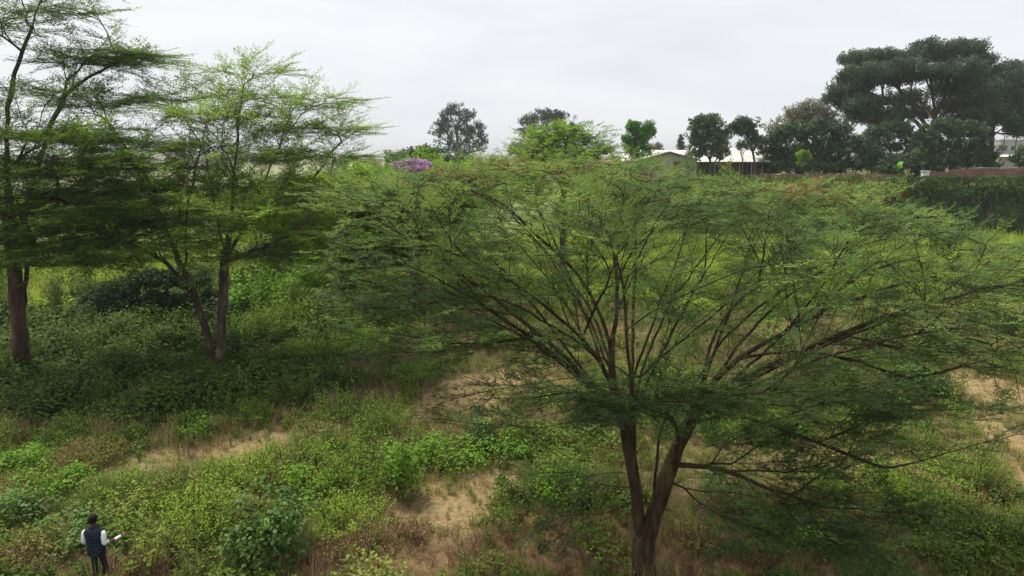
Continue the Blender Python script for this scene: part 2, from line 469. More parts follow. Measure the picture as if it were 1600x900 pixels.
class Skeleton:
    """branch graph: hand-drawn limbs first, then tips join the cheapest earlier node by a curved path"""
    def __init__(self, seed):
        self.P, self.par, self.D, self.dir, self.tip = [], [], [], [], []
        self.r = np.random.default_rng(seed)
        self.hand = 0
    def _push(self, p, par):
        p = np.asarray(p, float)
        if par < 0:
            self.D.append(0.0); self.dir.append(np.array([0, 0, 1.0]))
        else:
            d = p - self.P[par]; L = np.linalg.norm(d) + 1e-9
            self.D.append(self.D[par] + L); self.dir.append(d / L)
        self.P.append(p); self.par.append(par)
        return len(self.P) - 1
    def limb(self, pts, step=0.3, wob=0.03, join=True):
        pts = [np.asarray(p, float) for p in pts]
        if self.P and join:
            A = np.array(self.P)
            cur = int(np.argmin(((A - pts[0]) ** 2).sum(1)))
        else:
            cur = self._push(pts[0], -1)
        # Catmull-Rom through the points
        Q = [pts[0] * 2 - pts[1]] + pts + [pts[-1] * 2 - pts[-2]]
        for i in range(1, len(Q) - 2):
            L = np.linalg.norm(Q[i + 1] - Q[i]); n = max(1, int(L / step))
            for k in range(1, n + 1):
                t = k / n
                p = 0.5 * ((2 * Q[i]) + (-Q[i - 1] + Q[i + 1]) * t + (2 * Q[i - 1] - 5 * Q[i] + 4 * Q[i + 1] - Q[i + 2]) * t * t + (-Q[i - 1] + 3 * Q[i] - 3 * Q[i + 1] + Q[i + 2]) * t ** 3)
                cur = self._push(p + self.r.normal(0, wob, 3) * (1 if t < 1 else 0.3), cur)
        self.hand = len(self.P)
        return cur
    def grow(self, targets, step=0.3, bf=0.12, zmin=1.5, flat=0.8, wob=0.02, curve=0.7, farfirst=0.0, steep=99.0):
        r = self.r
        cap = len(self.P) + int(len(targets) * 14) + 10
        A = np.zeros((cap, 3)); Dr = np.zeros((cap, 3)); Dd = np.zeros(cap)
        n = len(self.P)
        A[:n] = self.P; Dr[:n] = self.dir; Dd[:n] = self.D
        NC = np.zeros(cap)
        for q in self.par:
            if q >= 0:
                NC[q] += 1
        order = r.permutation(len(targets))
        if farfirst:
            c0 = np.asarray(self.P[0])
            rad = np.hypot(targets[:, 0] - c0[0], targets[:, 1] - c0[1])
            order = np.argsort(-(rad * farfirst + r.uniform(0, rad.max(), len(targets))))
        for ti in order:
            t = targets[ti]
            dv = t - A[:n]
            dist = np.sqrt((dv ** 2).sum(1)) + 1e-6
            cosa = (dv * Dr[:n]).sum(1) / dist
            cost = dist * (1.65 - 0.85 * cosa) + bf * Dd[:n] + (A[:n, 2] < zmin) * 4.0 + np.maximum(0, A[:n, 2] - t[2] - 0.1) * 0.7 + np.maximum(0, NC[:n] - 1) * 3.0 + np.maximum(0, t[2] - A[:n, 2] - steep) * 0.9
            i = int(np.argmin(cost))
            p0, L = A[i].copy(), dist[i]
            to = dv[i] / L
            m0 = unit(Dr[i] * 0.55 + to * 0.6) * L * curve
            e = to.copy(); e[2] *= (1 - flat); e = unit(e + r.normal(0, 0.1, 3))
            m1 = e * L * curve
            k = int(min(12, max(1, round(L / step))))
            par = i
            NC[i] += 1
            for j in range(1, k + 1):
                s = j / k
                p = (2 * s ** 3 - 3 * s ** 2 + 1) * p0 + (s ** 3 - 2 * s ** 2 + s) * m0 + (-2 * s ** 3 + 3 * s ** 2) * t + (s ** 3 - s ** 2) * m1
                if j < k:
                    p = p + r.normal(0, wob, 3)
                if n >= cap - 1:
                    break
                par = self._push(p, par)
                A[n] = self.P[-1]; Dr[n] = self.dir[-1]; Dd[n] = self.D[-1]
                NC[n] = 1 if j < k else 0
                n += 1
            self.tip.append(par)
    def finish(self, r_base, r_tip, slim=0.0):
        n = len(self.P)
        par = np.array(self.par)
        nch = np.zeros(n, int)
        for i in range(n):
            if par[i] >= 0:
                nch[par[i]] += 1
        leaves = max(2, int((nch == 0).sum()))
        ex = max(1.6, math.log(leaves) / math.log(r_base / r_tip))
        acc = np.zeros(n)
        for i in range(n - 1, -1, -1):
            if nch[i] == 0:
                acc[i] += r_tip ** ex
            if par[i] >= 0:
                acc[par[i]] += acc[i]
        self.rad = acc ** (1 / ex)
        self.rad = np.maximum(r_tip * 0.8, self.rad * (self.rad / r_base) ** slim)
        self.nch, self.parr = nch, par
        self.A, self.Dr = np.array(self.P), np.array(self.dir)
        # chains
        kids = [[] for _ in range(n)]
        for i in range(n):
            if par[i] >= 0:
                kids[par[i]].append(i)
        chains, stack = [], [(-1, i) for i in range(n) if par[i] < 0]
        while stack:
            p, i = stack.pop()
            ch = [] if p < 0 else [p]
            first = len(ch)
            while True:
                ch.append(i)
                ks = kids[i]
                if not ks:
                    break
                ks = sorted(ks, key=lambda k: -self.rad[k])
                stack += [(i, k) for k in ks[1:]]
                i = ks[0]
            chains.append((ch, first))
        self.chains = chains
        return self
    def mesh(self, name, rmin, rmax, origin, mat, flare=0.0):
        """tubes for those chains whose first own radius is within rmin..rmax"""
        Vs, Qs, off = [], [], 0
        for ch, first in self.chains:
            r0 = self.rad[ch[first]]
            if not (rmin <= r0 < rmax) or len(ch) < 2:
                continue
            k = 10 if r0 > 0.15 else (7 if r0 > 0.05 else (5 if r0 > 0.02 else 3))
            P = self.A[ch]; R = self.rad[ch].copy()
            if first:
                R[0] = min(R[0], R[1] * 1.25)
            for q in range(2, len(R)):                    # no sudden step where side branches leave
                R[q] = max(R[q], R[q - 1] * 0.84)
            R[-1] = min(R[-1], 0.004 + 0.3 * R[-2])
            if flare and self.parr[ch[0]] < 0:
                h = P[:, 2] - P[0, 2]
                R = R * (1 + flare * np.exp(-h / 0.35))
            d = np.gradient(P, axis=0); d = unit(d)
            ref = np.array([0.13, 1.0, 0.07])
            a = unit(np.cross(np.broadcast_to(ref, d.shape), d)); b = np.cross(d, a)
            th = np.arange(k) * 2 * math.pi / k
            ring = P[:, None] + R[:, None, None] * (np.cos(th)[None, :, None] * a[:, None] + np.sin(th)[None, :, None] * b[:, None])
            if k >= 7:
                ring = ring + (ring - P[:, None]) * (0.16 * np.sin(th * 3 + 1.3)[None, :, None] * np.sin(P[:, 2] * 2.1)[:, None, None])
            m = len(P)
            i0 = (np.arange(m - 1)[:, None] * k + np.arange(k)[None]).ravel()
            j = (np.arange(k) + 1) % k
            i1 = (np.arange(m - 1)[:, None] * k + j[None]).ravel()
            Qs.append(np.stack([i0, i1, i1 + k, i0 + k], 1) + off)
            Vs.append(ring.reshape(-1, 3)); off += m * k
        if not Vs:
            return None
        return np_mesh(name, np.concatenate(Vs) - origin, np.concatenate(Qs), mats=[mat], smooth=True)

def ell(r, c, rx, ry, rz, n, shell=0.0):
    d = unit(r.normal(0, 1, (n, 3)))
    rad = r.uniform(shell, 1, (n, 1)) ** (1 / 2.2)
    rad = rad * np.where(r.random((n, 1)) < 0.14, 1.3, 1.0)
    return np.asarray(c) + d * rad * np.array([rx, ry, rz])

def build_tree(name, base, limbs, targets, label, category='tree', group=None, seed=1, r_base=0.3, r_tip=0.006, tpls=None, leaf_m=None,
               bark=None, twig=None, side=1.0, rleaf=0.022, scale=(0.8, 1.25), step=0.3, bf=0.12, zmin=1.5, flat=0.8, thick=0.045,
               upj=0.2, var_c=0.5, var_s=0.22, flare=0.5, dry=0.0, dry_m=None, fwd_z=0.35, wob=0.03, var_fn=None, crown_name='crown', farfirst=0.0, curve=0.7, slim=0.0, steep=99.0, gaps=0.0, hand_min=0.0):
    r = np.random.default_rng(seed + 1000)
    sk = Skeleton(seed)
    for i, lb in enumerate(limbs):
        sk.limb(lb, step, wob, join=i > 0)
    sk.grow(np.asarray(targets), step, bf, base[2] + zmin, flat, wob * 0.7, curve, farfirst, steep)
    sk.finish(r_base, r_tip, slim)
    if hand_min:                                          # hand-drawn stems stay stout until near their ends
        rem = np.zeros(len(sk.P))
        for q in range(len(sk.P) - 1, 0, -1):
            p_ = sk.par[q]
            if p_ >= 0:
                rem[p_] = max(rem[p_], rem[q] + sk.D[q] - sk.D[p_])
        sk.rad[:sk.hand] = np.maximum(sk.rad[:sk.hand], hand_min * np.clip((rem[:sk.hand] - 0.4) / 4.5, 0, 1))
    base = np.asarray(base, float)
    root = thing(name, base, label, category, group)
    tm = sk.mesh('trunk', thick, 9, base, bark, flare)
    link('trunk', tm, root)
    bm_ = sk.mesh('branches', 0, thick, base, twig)
    if bm_:
        tag(link('branches', bm_, root), kind='stuff')
    tips = np.nonzero(sk.nch == 0)[0]
    mids = np.nonzero((sk.nch > 0) & (sk.rad < rleaf))[0]
    mids = np.concatenate([np.repeat(mids, int(side)), mids[r.random(len(mids)) < side - int(side)]])
    ids = np.concatenate([tips, mids])
    if gaps:                                              # leafless stretches, so that the foliage stands in clumps
        p_ = sk.A[ids]
        gn = vnoise(p_[:, 0] + p_[:, 2] * 2.3, p_[:, 1] - p_[:, 2] * 1.1, 0.85, seed + 3)
        kp = (gn > 0.46) | (r.random(len(ids)) > gaps)
        ids = ids[kp]; tips = tips[kp[:len(tips)]]
    pos = sk.A[ids]; fw = sk.Dr[ids].copy()
    yaw = np.where(np.arange(len(ids)) < len(tips), r.normal(0, 0.25, len(ids)), r.choice([-1, 1], len(ids)) * r.uniform(0.4, 1.1, len(ids)))
    fx = fw[:, 0] * np.cos(yaw) - fw[:, 1] * np.sin(yaw); fy = fw[:, 0] * np.sin(yaw) + fw[:, 1] * np.cos(yaw)
    fw = np.stack([fx, fy, fw[:, 2] * fwd_z + r.normal(0, 0.08, len(ids))], 1)
    # neighbouring sprays share a tone (patches), plus a small change of their own
    patch = vnoise(pos[:, 0] + pos[:, 2] * 1.7, pos[:, 1] + pos[:, 2] * 0.9, 1.4, seed)
    var = var_c + (patch - 0.5) * 1.6 * var_s + r.normal(0, var_s * 0.45, len(ids))
    var = var + np.where(r.random(len(ids)) < 0.06, 0.3, 0.0)
    if var_fn is not None:
        var = var + var_fn(pos)
    kw = place(tpls, pos, fw, r.uniform(scale[0], scale[1], len(ids)), var, r, upj)
    kw['V'] = kw['V'] - base
    cm = np_mesh(crown_name, mats=[leaf_m, twig], **kw)
    tag(link(crown_name, cm, root), kind='stuff')
    return root, sk

TR = 0
def tpl_set(fn, count, seed, **kw):
    r = np.random.default_rng(seed)
    return [fn(r, **kw) for _ in range(count)]

def pads_px(r, pads):
    """pads given as (px, py, Y, rx, ry, rz, n): flattened clouds of twig tips"""
    return np.concatenate([ell(r, at(px, py, Y), rx, ry, rz, n) for px, py, Y, rx, ry, rz, n in pads])

def bush_mesh(seed, R, H, kind, dens=1.0, leaf=0.09, sub=1.0):
    """leafy bush on the origin: 'shoot' = upright leafy shoots, 'mound' = domed broad leaves, 'dead' = bare thin stems"""
    r = np.random.default_rng(seed)
    parts_l, parts_s = [], []
    if kind in ('shoot', 'dead'):
        ns = int(np.clip(70 * R * R * dens * sub, 14, 150))
        a = r.uniform(0, 6.283, ns); rr = np.sqrt(r.uniform(0, 1, ns))
        lump = 0.72 + 0.5 * vnoise(np.cos(a) * rr * 2.2, np.sin(a) * rr * 2.2, 1.0, seed)
        foot = np.stack([np.cos(a) * rr * R * 0.55, np.sin(a) * rr * R * 0.55, -0.05 + 0 * a], 1)
        top = np.stack([np.cos(a) * rr * R, np.sin(a) * rr * R, H * lump * (1 - 0.45 * rr ** 2) * r.uniform(0.8, 1.12, ns)], 1)
        mid = (foot + top) / 2 + np.stack([0 * a, 0 * a, 0.12 * H + 0 * a], 1) - 0.1 * (top - foot) * np.array([1, 1, 0])
        v, q = seg_prisms(np.concatenate([foot, mid]), np.concatenate([mid, top]), 0.005, 0.003)
        parts_s.append((v, q))
        m = int(22 if kind == 'shoot' else 6)
        t = r.uniform(0.12, 1.03, (ns, m)) ** 0.8
        p = ((1 - t) ** 2)[..., None] * foot[:, None] + (2 * t * (1 - t))[..., None] * mid[:, None] + (t ** 2)[..., None] * top[:, None]
        p = p.reshape(-1, 3); tt = t.ravel()
        n = len(p)
        ang = r.uniform(0, 6.283, n)
        d = np.stack([np.cos(ang), np.sin(ang), r.uniform(0.0, 0.9, n)], 1)
        p = p + np.stack([np.cos(ang), np.sin(ang), 0 * ang], 1) * r.uniform(0, 0.09, (n, 1))
        nr = np.array([0, 0, 1.0]) + r.normal(0, 0.45, (n, 3))
        L = leaf * r.uniform(0.6, 1.3, n) * (1.15 - 0.4 * tt)
        v, q = leaf_quads(p, d, nr, L, L * (0.5 if kind == 'shoot' else 0.2))
        va = 0.35 + 0.3 * tt + r.normal(0, 0.12, n) + np.repeat(r.normal(0, 0.14, ns), m)
        parts_l.append((v, q, np.repeat(va, 4)))
    else:
        nb = int(np.clip(9 + 6 * R, 8, 20))
        a = r.uniform(0, 6.283, nb); rr = np.sqrt(r.uniform(0, 1, nb))
        cen = np.stack([np.cos(a) * rr * R * 0.68, np.sin(a) * rr * R * 0.68, H * (0.62 - 0.35 * rr ** 2) * r.uniform(0.45, 1.2, nb)], 1)
        br = r.uniform(0.2, 0.46, nb)
        n = int(np.clip(900 * R * (R + H) * 0.5 * dens * sub, 160, 3600))
        b = r.integers(0, nb, n)
        d = unit(r.normal(0, 1, (n, 3)) + np.array([0, 0, 0.35]))
        p = cen[b] + d * (br[b] * r.uniform(0.45, 1.05, n) ** 0.5)[:, None] * np.array([R, R, H * 1.0])
        p[:, 2] = np.maximum(p[:, 2], r.uniform(0, 0.12, n))
        nr = unit(d * 0.6 + np.array([0, 0, 0.7]) + r.normal(0, 0.35, (n, 3)))
        ld = unit(np.cross(nr, r.normal(0, 1, (n, 3)))) + np.array([0, 0, -0.15])
        L = leaf * r.uniform(0.6, 1.35, n)
        v, q = leaf_quads(p, ld, nr, L, L * 0.75)
        va = 0.45 + r.normal(0, 0.16, n) + r.normal(0, 0.14, nb)[b]
        parts_l.append((v, q, np.repeat(va, 4)))
        f0 = np.zeros((nb, 3)) + r.normal(0, 0.08 * R, (nb, 3)) * np.array([1, 1, 0]); f0[:, 2] = -0.05
        v, q = seg_prisms(f0, cen, 0.016, 0.007)
        parts_s.append((v, q))
    return parts_l[0], parts_s[0]

def bush(name, px, py, wpx, hpx, kind, mat, label, category='bush', group=None, dens=1.0, leaf=0.09, stem='stem', aspect=1.0):
    """a bush whose foot stands on the ground seen at (px, py); wpx x hpx is its size in the photo"""
    g = ground_at(px, py)
    depth = g[1] * _cp + (CAMZ - g[2]) * _sp
    if py > 690:
        wpx, hpx = wpx * 1.12, hpx * 1.12
    R = wpx / F * depth / 2
    dist_h = math.hypot(g[0], g[1]); el = math.atan2(CAMZ - g[2], dist_h)
    H = max(0.25, (hpx / F * depth - R * 0.55 * math.sin(el)) / math.cos(el))
    g[1] += R * 0.35; g[2] = float(terrain(g[0], g[1]))
    lf, st = bush_mesh(int(px * 7 + py * 13), R, H, kind, dens, leaf)
    o = thing(name, g, label, category, group)
    tag(link('foliage', np_mesh('foliage', lf[0], lf[1], var=lf[2], mats=[M[mat]]), o), kind='stuff')
    tag(link('stems', np_mesh('stems', st[0], st[1], mats=[M[stem]]), o), kind='stuff')
    return o
# ---------------------------------------------------------------- ground
def patch_px(px, py, wpx, hpx):
    """an area of the ground seen around (px, py): centre and half sizes in metres"""
    c = ground_at(px, py)
    l_, r_ = ground_at(px - wpx / 2, py), ground_at(px + wpx / 2, py)
    n_, f_ = ground_at(px, py + hpx / 2), ground_at(px, max(250, py - hpx / 2))
    return c[0], (n_[1] + f_[1]) / 2, abs(r_[0] - l_[0]) / 2, abs(f_[1] - n_[1]) / 2

def field(patches, x, y, soft=0.9, seed=3, amp=1.5):
    v = np.zeros_like(np.asarray(x, float))
    nz = (vnoise(x, y, 2.2, seed) * 0.6 + vnoise(x, y, 0.8, seed + 1) * 0.4 - 0.5) * amp
    for cx, cy, rx, ry in patches:
        d = np.sqrt(((x - cx) / rx) ** 2 + ((y - cy) / ry) ** 2) + nz
        v = np.maximum(v, 1 - sstep(1 - soft * 0.5, 1 + soft * 0.5, d))
    return v

DRY = [(p, q, e * 0.8, g * 0.8) for p, q, e, g in (patch_px(*a) for a in [
    (235, 730, 120, 34), (290, 716, 160, 34), (355, 700, 170, 32), (430, 684, 150, 28), (500, 664, 80, 20), (650, 645, 110, 26), (715, 625, 130, 34), (735, 595, 100, 20),
    (700, 785, 200, 80), (640, 800, 90, 50), (760, 760, 90, 40), (800, 590, 80, 24), (740, 530, 60, 20), (860, 600, 60, 20),
    (1560, 610, 130, 50), (1585, 690, 60, 80), (1590, 740, 40, 60), (1290, 715, 80, 34), (1355, 722, 70, 30), (1330, 755, 70, 24), (1420, 735, 60, 24),
    (1500, 590, 60, 20), (170, 745, 60, 20), (60, 712, 60, 14), (1290, 440, 60, 12), (1420, 470, 80, 10), (1475, 775, 70, 24), (1545, 800, 60, 24)])]
RUST = [patch_px(*a) for a in [(760, 850, 340, 70), (900, 870, 300, 80), (650, 880, 220, 50), (1080, 880, 160, 60), (1110, 850, 120, 60), (60, 885, 120, 30), (230, 890, 140, 24), (480, 890, 160, 30), (1240, 890, 200, 20), (1430, 700, 60, 30)]]
SHADY = [patch_px(*a) for a in [(120, 590, 460, 110), (330, 590, 300, 90), (460, 600, 160, 60), (60, 640, 260, 70), (220, 540, 260, 60), (30, 520, 160, 70), (260, 490, 220, 50), (200, 510, 320, 80), (300, 540, 160, 60), (40, 560, 160, 80), (420, 570, 160, 50), (330, 470, 140, 40)]]  # areas below the left trees where shade is put into the plant tint
LAWN = [patch_px(*a) for a in [(1300, 402, 180, 16), (1440, 396, 140, 10)]]
LUSH = [patch_px(*a) for a in [(500, 500, 300, 90), (440, 470, 200, 50), (590, 470, 160, 60), (80, 470, 200, 40)]]

xs = np.unique(np.concatenate([-np.geomspace(36, 3000, 36), np.arange(-36, 36.01, 0.45), np.arange(36, 66, 1.0), np.geomspace(66, 3000, 32)]))
ys = np.unique(np.concatenate([-np.geomspace(4, 600, 12), np.arange(-4, 7, 1.0), np.arange(7, 48, 0.45), np.arange(48, 100, 0.9), np.geomspace(100, 3200, 44)]))
gx, gy = np.meshgrid(xs, ys)
gz = terrain(gx, gy)
nxg, nyg = len(xs), len(ys)
idx = np.arange(nxg * nyg).reshape(nyg, nxg)
gq = np.stack([idx[:-1, :-1].ravel(), idx[:-1, 1:].ravel(), idx[1:, 1:].ravel(), idx[1:, :-1].ravel()], 1)
X, Y = gx.ravel(), gy.ravel()

def ground_mat():
    m, n, l = new_mat('ground_soil')
    out = n.new('ShaderNodeOutputMaterial')
    tc = n.new('ShaderNodeTexCoord')
    def attr(nm):
        a = n.new('ShaderNodeAttribute'); a.attribute_name = nm; return a.outputs['Fac']
    def noise(s, det=6, rough=0.6):
        k = n.new('ShaderNodeTexNoise'); k.inputs['Scale'].default_value = s; k.inputs['Detail'].default_value = det; k.inputs['Roughness'].default_value = rough
        l.new(tc.outputs['Object'], k.inputs['Vector']); return k.outputs['Fac']
    def mix(f, a, b):
        k = n.new('ShaderNodeMix'); k.data_type = 'RGBA'
        l.new(f, k.inputs['Factor']); l.new(a, k.inputs['A']); l.new(b, k.inputs['B']); return k.outputs['Result']
    n1, n2, n3 = noise(1.3), noise(9, 8, 0.7), noise(0.35)
    def rp(f, st):
        k = ramp(n, st); l.new(f, k.inputs['Fac']); return k.outputs['Color']
    green = rp(n2, [(0.3, (0.028, 0.036, 0.013)), (0.5, (0.075, 0.080, 0.03)), (0.7, (0.19, 0.15, 0.075))])
    straw = rp(n2, [(0.28, (0.11, 0.075, 0.038)), (0.5, (0.25, 0.185, 0.092)), (0.72, (0.38, 0.30, 0.155))])
    rust = rp(n2, [(0.3, (0.10, 0.060, 0.036)), (0.5, (0.19, 0.12, 0.07)), (0.75, (0.30, 0.20, 0.11))])
    lawn = rp(n1, [(0.3, (0.26, 0.40, 0.12)), (0.7, (0.42, 0.52, 0.22))])
    lush = rp(n2, [(0.3, (0.05, 0.10, 0.018)), (0.7, (0.11, 0.18, 0.035))])
    field_ = rp(n3, [(0.35, (0.14, 0.17, 0.07)), (0.55, (0.24, 0.25, 0.12)), (0.7, (0.34, 0.31, 0.18))])
    c = mix(attr('lush'), green, lush)
    c = mix(attr('rust'), c, rust)
    k1 = n.new('ShaderNodeMath'); k1.operation = 'MULTIPLY_ADD'; l.new(n2, k1.inputs[0]); k1.inputs[1].default_value = 1.5; k1.inputs[2].default_value = -1.05
    k3 = n.new('ShaderNodeMath'); k3.operation = 'MULTIPLY_ADD'; l.new(n1, k3.inputs[0]); k3.inputs[1].default_value = 0.9; l.new(k1.outputs[0], k3.inputs[2])
    k2 = n.new('ShaderNodeMath'); k2.operation = 'MULTIPLY_ADD'; k2.use_clamp = True
    l.new(attr('dry'), k2.inputs[0]); k2.inputs[1].default_value = 1.5; l.new(k3.outputs[0], k2.inputs[2])
    c = mix(k2.outputs[0], c, straw)
    c = mix(attr('lawn'), c, lawn)
    c = mix(attr('far'), c, field_)
    p = n.new('ShaderNodeBsdfPrincipled'); p.inputs['Roughness'].default_value = 0.95; p.inputs['Specular IOR Level'].default_value = 0.1
    l.new(c, p.inputs['Base Color'])
    b = n.new('ShaderNodeBump'); b.inputs['Strength'].default_value = 0.8; b.inputs['Distance'].default_value = 0.06
    l.new(n2, b.inputs['Height']); l.new(b.outputs['Normal'], p.inputs['Normal'])
    l.new(p.outputs[0], out.inputs['Surface'])
    return m

gme = np_mesh('ground', np.stack([X, Y, gz.ravel()], 1), gq, mats=[ground_mat()], smooth=True)
for nm, val in (('dry', field(DRY, X, Y)), ('rust', field(RUST, X, Y, 0.9, 8)), ('lawn', field(LAWN, X, Y, 0.4, 5, 0.5)),
                ('lush', np.maximum(field(LUSH, X, Y, 0.9, 6), sstep(38, 48, Y) * (1 - sstep(90, 130, Y)))), ('far', sstep(48, 75, Y) * (1 - sstep(-8, 6, X)) * 0.95)):
    gme.attributes.new(nm, 'FLOAT', 'POINT').data.foreach_set('value', np.asarray(val, np.float32))
ground = link('ground', gme)
tag(ground, 'open scrubland floor of soil, straw and short grass', 'ground', kind='structure')

# low hills along the horizon
r = np.random.default_rng(3)
hx = np.linspace(-2600, 2600, 160)
def ridge(y0, h0, amp, seed, mat, name, label):
    prof = h0 + amp * (vnoise(hx, hx * 0, 260, seed) * 0.7 + vnoise(hx, hx * 0, 70, seed + 1) * 0.3)
    V = np.concatenate([np.stack([hx, hx * 0 + y0 - 220, hx * 0 - 4], 1), np.stack([hx, hx * 0 + y0, prof], 1), np.stack([hx, hx * 0 + y0 + 260, hx * 0 - 4], 1)])
    k = len(hx); i = np.arange(k - 1)
    Q = np.concatenate([np.stack([i, i + 1, i + 1 + k, i + k], 1), np.stack([i + k, i + 1 + k, i + 1 + 2 * k, i + 2 * k], 1)])
    o = link(name, np_mesh(name, V, Q, mats=[mat], smooth=True))
    tag(o, label, 'hill', kind='structure')
ridge(1500, 6, 8, 4, noise_mat('hill_soil', (0.16, 0.15, 0.10), (0.26, 0.22, 0.15), 0.02, 0.95, 0), 'hills', 'low pale hills along the horizon')

# ---------------------------------------------------------------- undergrowth: grass, herbs and weeds nobody could count
KIT = bpy.data.collections.new('undergrowth_kit')
def kit(name, V, Q, var, mats, qm=None):
    o = bpy.data.objects.new(name, np_mesh(name, V, Q, var=var, mats=mats, qmat=qm))
    KIT.objects.link(o)

def kit_from(parts, name, mats):
    t = make_tpl(parts)
    kit(name, t.V, t.Q, t.var, mats, t.qm)

def herb_parts(r, ns, H, R, leaf, per):
    a = r.uniform(0, 6.283, ns); rr = r.uniform(0, 1, ns) ** 0.7
    foot = np.stack([np.cos(a) * rr * R * 0.4, np.sin(a) * rr * R * 0.4, 0 * a - 0.03], 1)
    top = np.stack([np.cos(a) * rr * R, np.sin(a) * rr * R, H * (1 - 0.4 * rr) * r.uniform(0.75, 1.15, ns)], 1)
    v, q = seg_prisms(foot, top, 0.006, 0.003)
    parts = [(v, q, 0.35, 0)]
    t = r.uniform(0.2, 1.02, (ns, per))
    p = (foot[:, None] + (top - foot)[:, None] * t[..., None]).reshape(-1, 3); n = len(p)
    an = r.uniform(0, 6.283, n)
    d = np.stack([np.cos(an), np.sin(an), r.uniform(0, 1, n)], 1)
    L = leaf * r.uniform(0.6, 1.3, n)
    v, q = leaf_quads(p, d, np.array([0, 0, 1.0]) + r.normal(0, 0.45, (n, 3)), L, L * 0.4)
    parts.append((v, q, np.repeat(0.25 + 0.5 * t.ravel() + r.normal(0, 0.15, n), 4), 0))
    return parts

def grass_parts(r, n, H, R, wid, lean=0.5):
    a = r.uniform(0, 6.283, n)
    foot = np.stack([r.normal(0, R * 0.5, n), r.normal(0, R * 0.5, n), 0 * a - 0.02], 1)
    h = H * r.uniform(0.5, 1.15, n); ln = h * r.uniform(0.1, lean, n)
    dirv = np.stack([np.cos(a), np.sin(a), 0 * a], 1)
    mid = foot + dirv * ln[:, None] * 0.35 + np.array([0, 0, 1]) * h[:, None] * 0.6
    tip = foot + dirv * ln[:, None] + np.array([0, 0, 1]) * h[:, None]
    s = np.stack([-np.sin(a), np.cos(a), 0 * a], 1) * wid
    V = np.stack([foot - s, foot + s, mid + s * 0.8, mid - s * 0.8, tip + s * 0.12, tip - s * 0.12], 1).reshape(-1, 3)
    b = (np.arange(n) * 6)[:, None]
    Q = np.concatenate([b + np.array([[0, 1, 2, 3]]), b + np.array([[3, 2, 4, 5]])])
    return [(V, Q, np.repeat(r.uniform(0, 1, n), 6), 0)]

def round_parts(r, n, R, H, leaf):
    d = unit(r.normal(0, 1, (n, 3)) + np.array([0, 0, 0.6])); d[:, 2] = np.abs(d[:, 2])
    p = d * r.uniform(0.5, 1.05, (n, 1)) * np.array([R, R, H])
    nr = unit(d * 0.5 + np.array([0, 0, 0.8]) + r.normal(0, 0.3, (n, 3)))
    L = leaf * r.uniform(0.6, 1.3, n)
    v, q = leaf_quads(p, np.cross(nr, r.normal(0, 1, (n, 3))), nr, L, L * 0.8)
    return [(v, q, np.repeat(r.uniform(0.1, 0.9, n), 4), 0)]

r = np.random.default_rng(11)
KINDS = {}
def reg(kind, fn, mat, count):
    KINDS[kind] = []
    for i in range(count):
        nm = 'kit_%02d' % len(KIT.objects)
        kit_from(fn(), nm, [M[mat]])
        KINDS[kind].append(len(KIT.objects) - 1)
reg('herb', lambda: herb_parts(r, 7, 0.52, 0.26, 0.085, 11), 'ug_herb', 4)
reg('tall', lambda: herb_parts(r, 9, 0.85, 0.30, 0.075, 15), 'ug_herb', 3)
reg('grass', lambda: grass_parts(r, 26, 0.42, 0.17, 0.006), 'ug_grass', 3)
reg('dry', lambda: grass_parts(r, 24, 0.34, 0.20, 0.005, 0.9), 'ug_dry', 3)
reg('rust', lambda: grass_parts(r, 22, 0.5, 0.2, 0.004, 0.6) + herb_parts(r, 4, 0.5, 0.2, 0.05, 8), 'ug_rust', 3)
reg('round', lambda: round_parts(r, 62, 0.36, 0.40, 0.11), 'ug_round', 4)
reg('clump', lambda: round_parts(r, 150, 0.62, 0.62, 0.085) + herb_parts(r, 8, 0.72, 0.5, 0.08, 10), 'ug_herb', 4)
reg('straw', lambda: grass_parts(r, 24, 0.72, 0.22, 0.005, 0.5), 'ug_dry', 3)
reg('litter', lambda: grass_parts(r, 16, 0.10, 0.30, 0.006, 6.0), 'ug_dry', 3)
reg('meadow', lambda: grass_parts(r, 30, 0.6, 0.34, 0.012, 0.6), 'ug_meadow', 3)

def scatter(ymin, ymax, dens, seed):
    rr = np.random.default_rng(seed)
    area = 0.80 * (ymax ** 2 - ymin ** 2) + 6 * (ymax - ymin)
    n = int(area * dens)
    y = np.sqrt(rr.uniform(ymin ** 2, ymax ** 2, n))
    x = rr.uniform(-1, 1, n) * (0.80 * y + 3)
    return x, y, rr

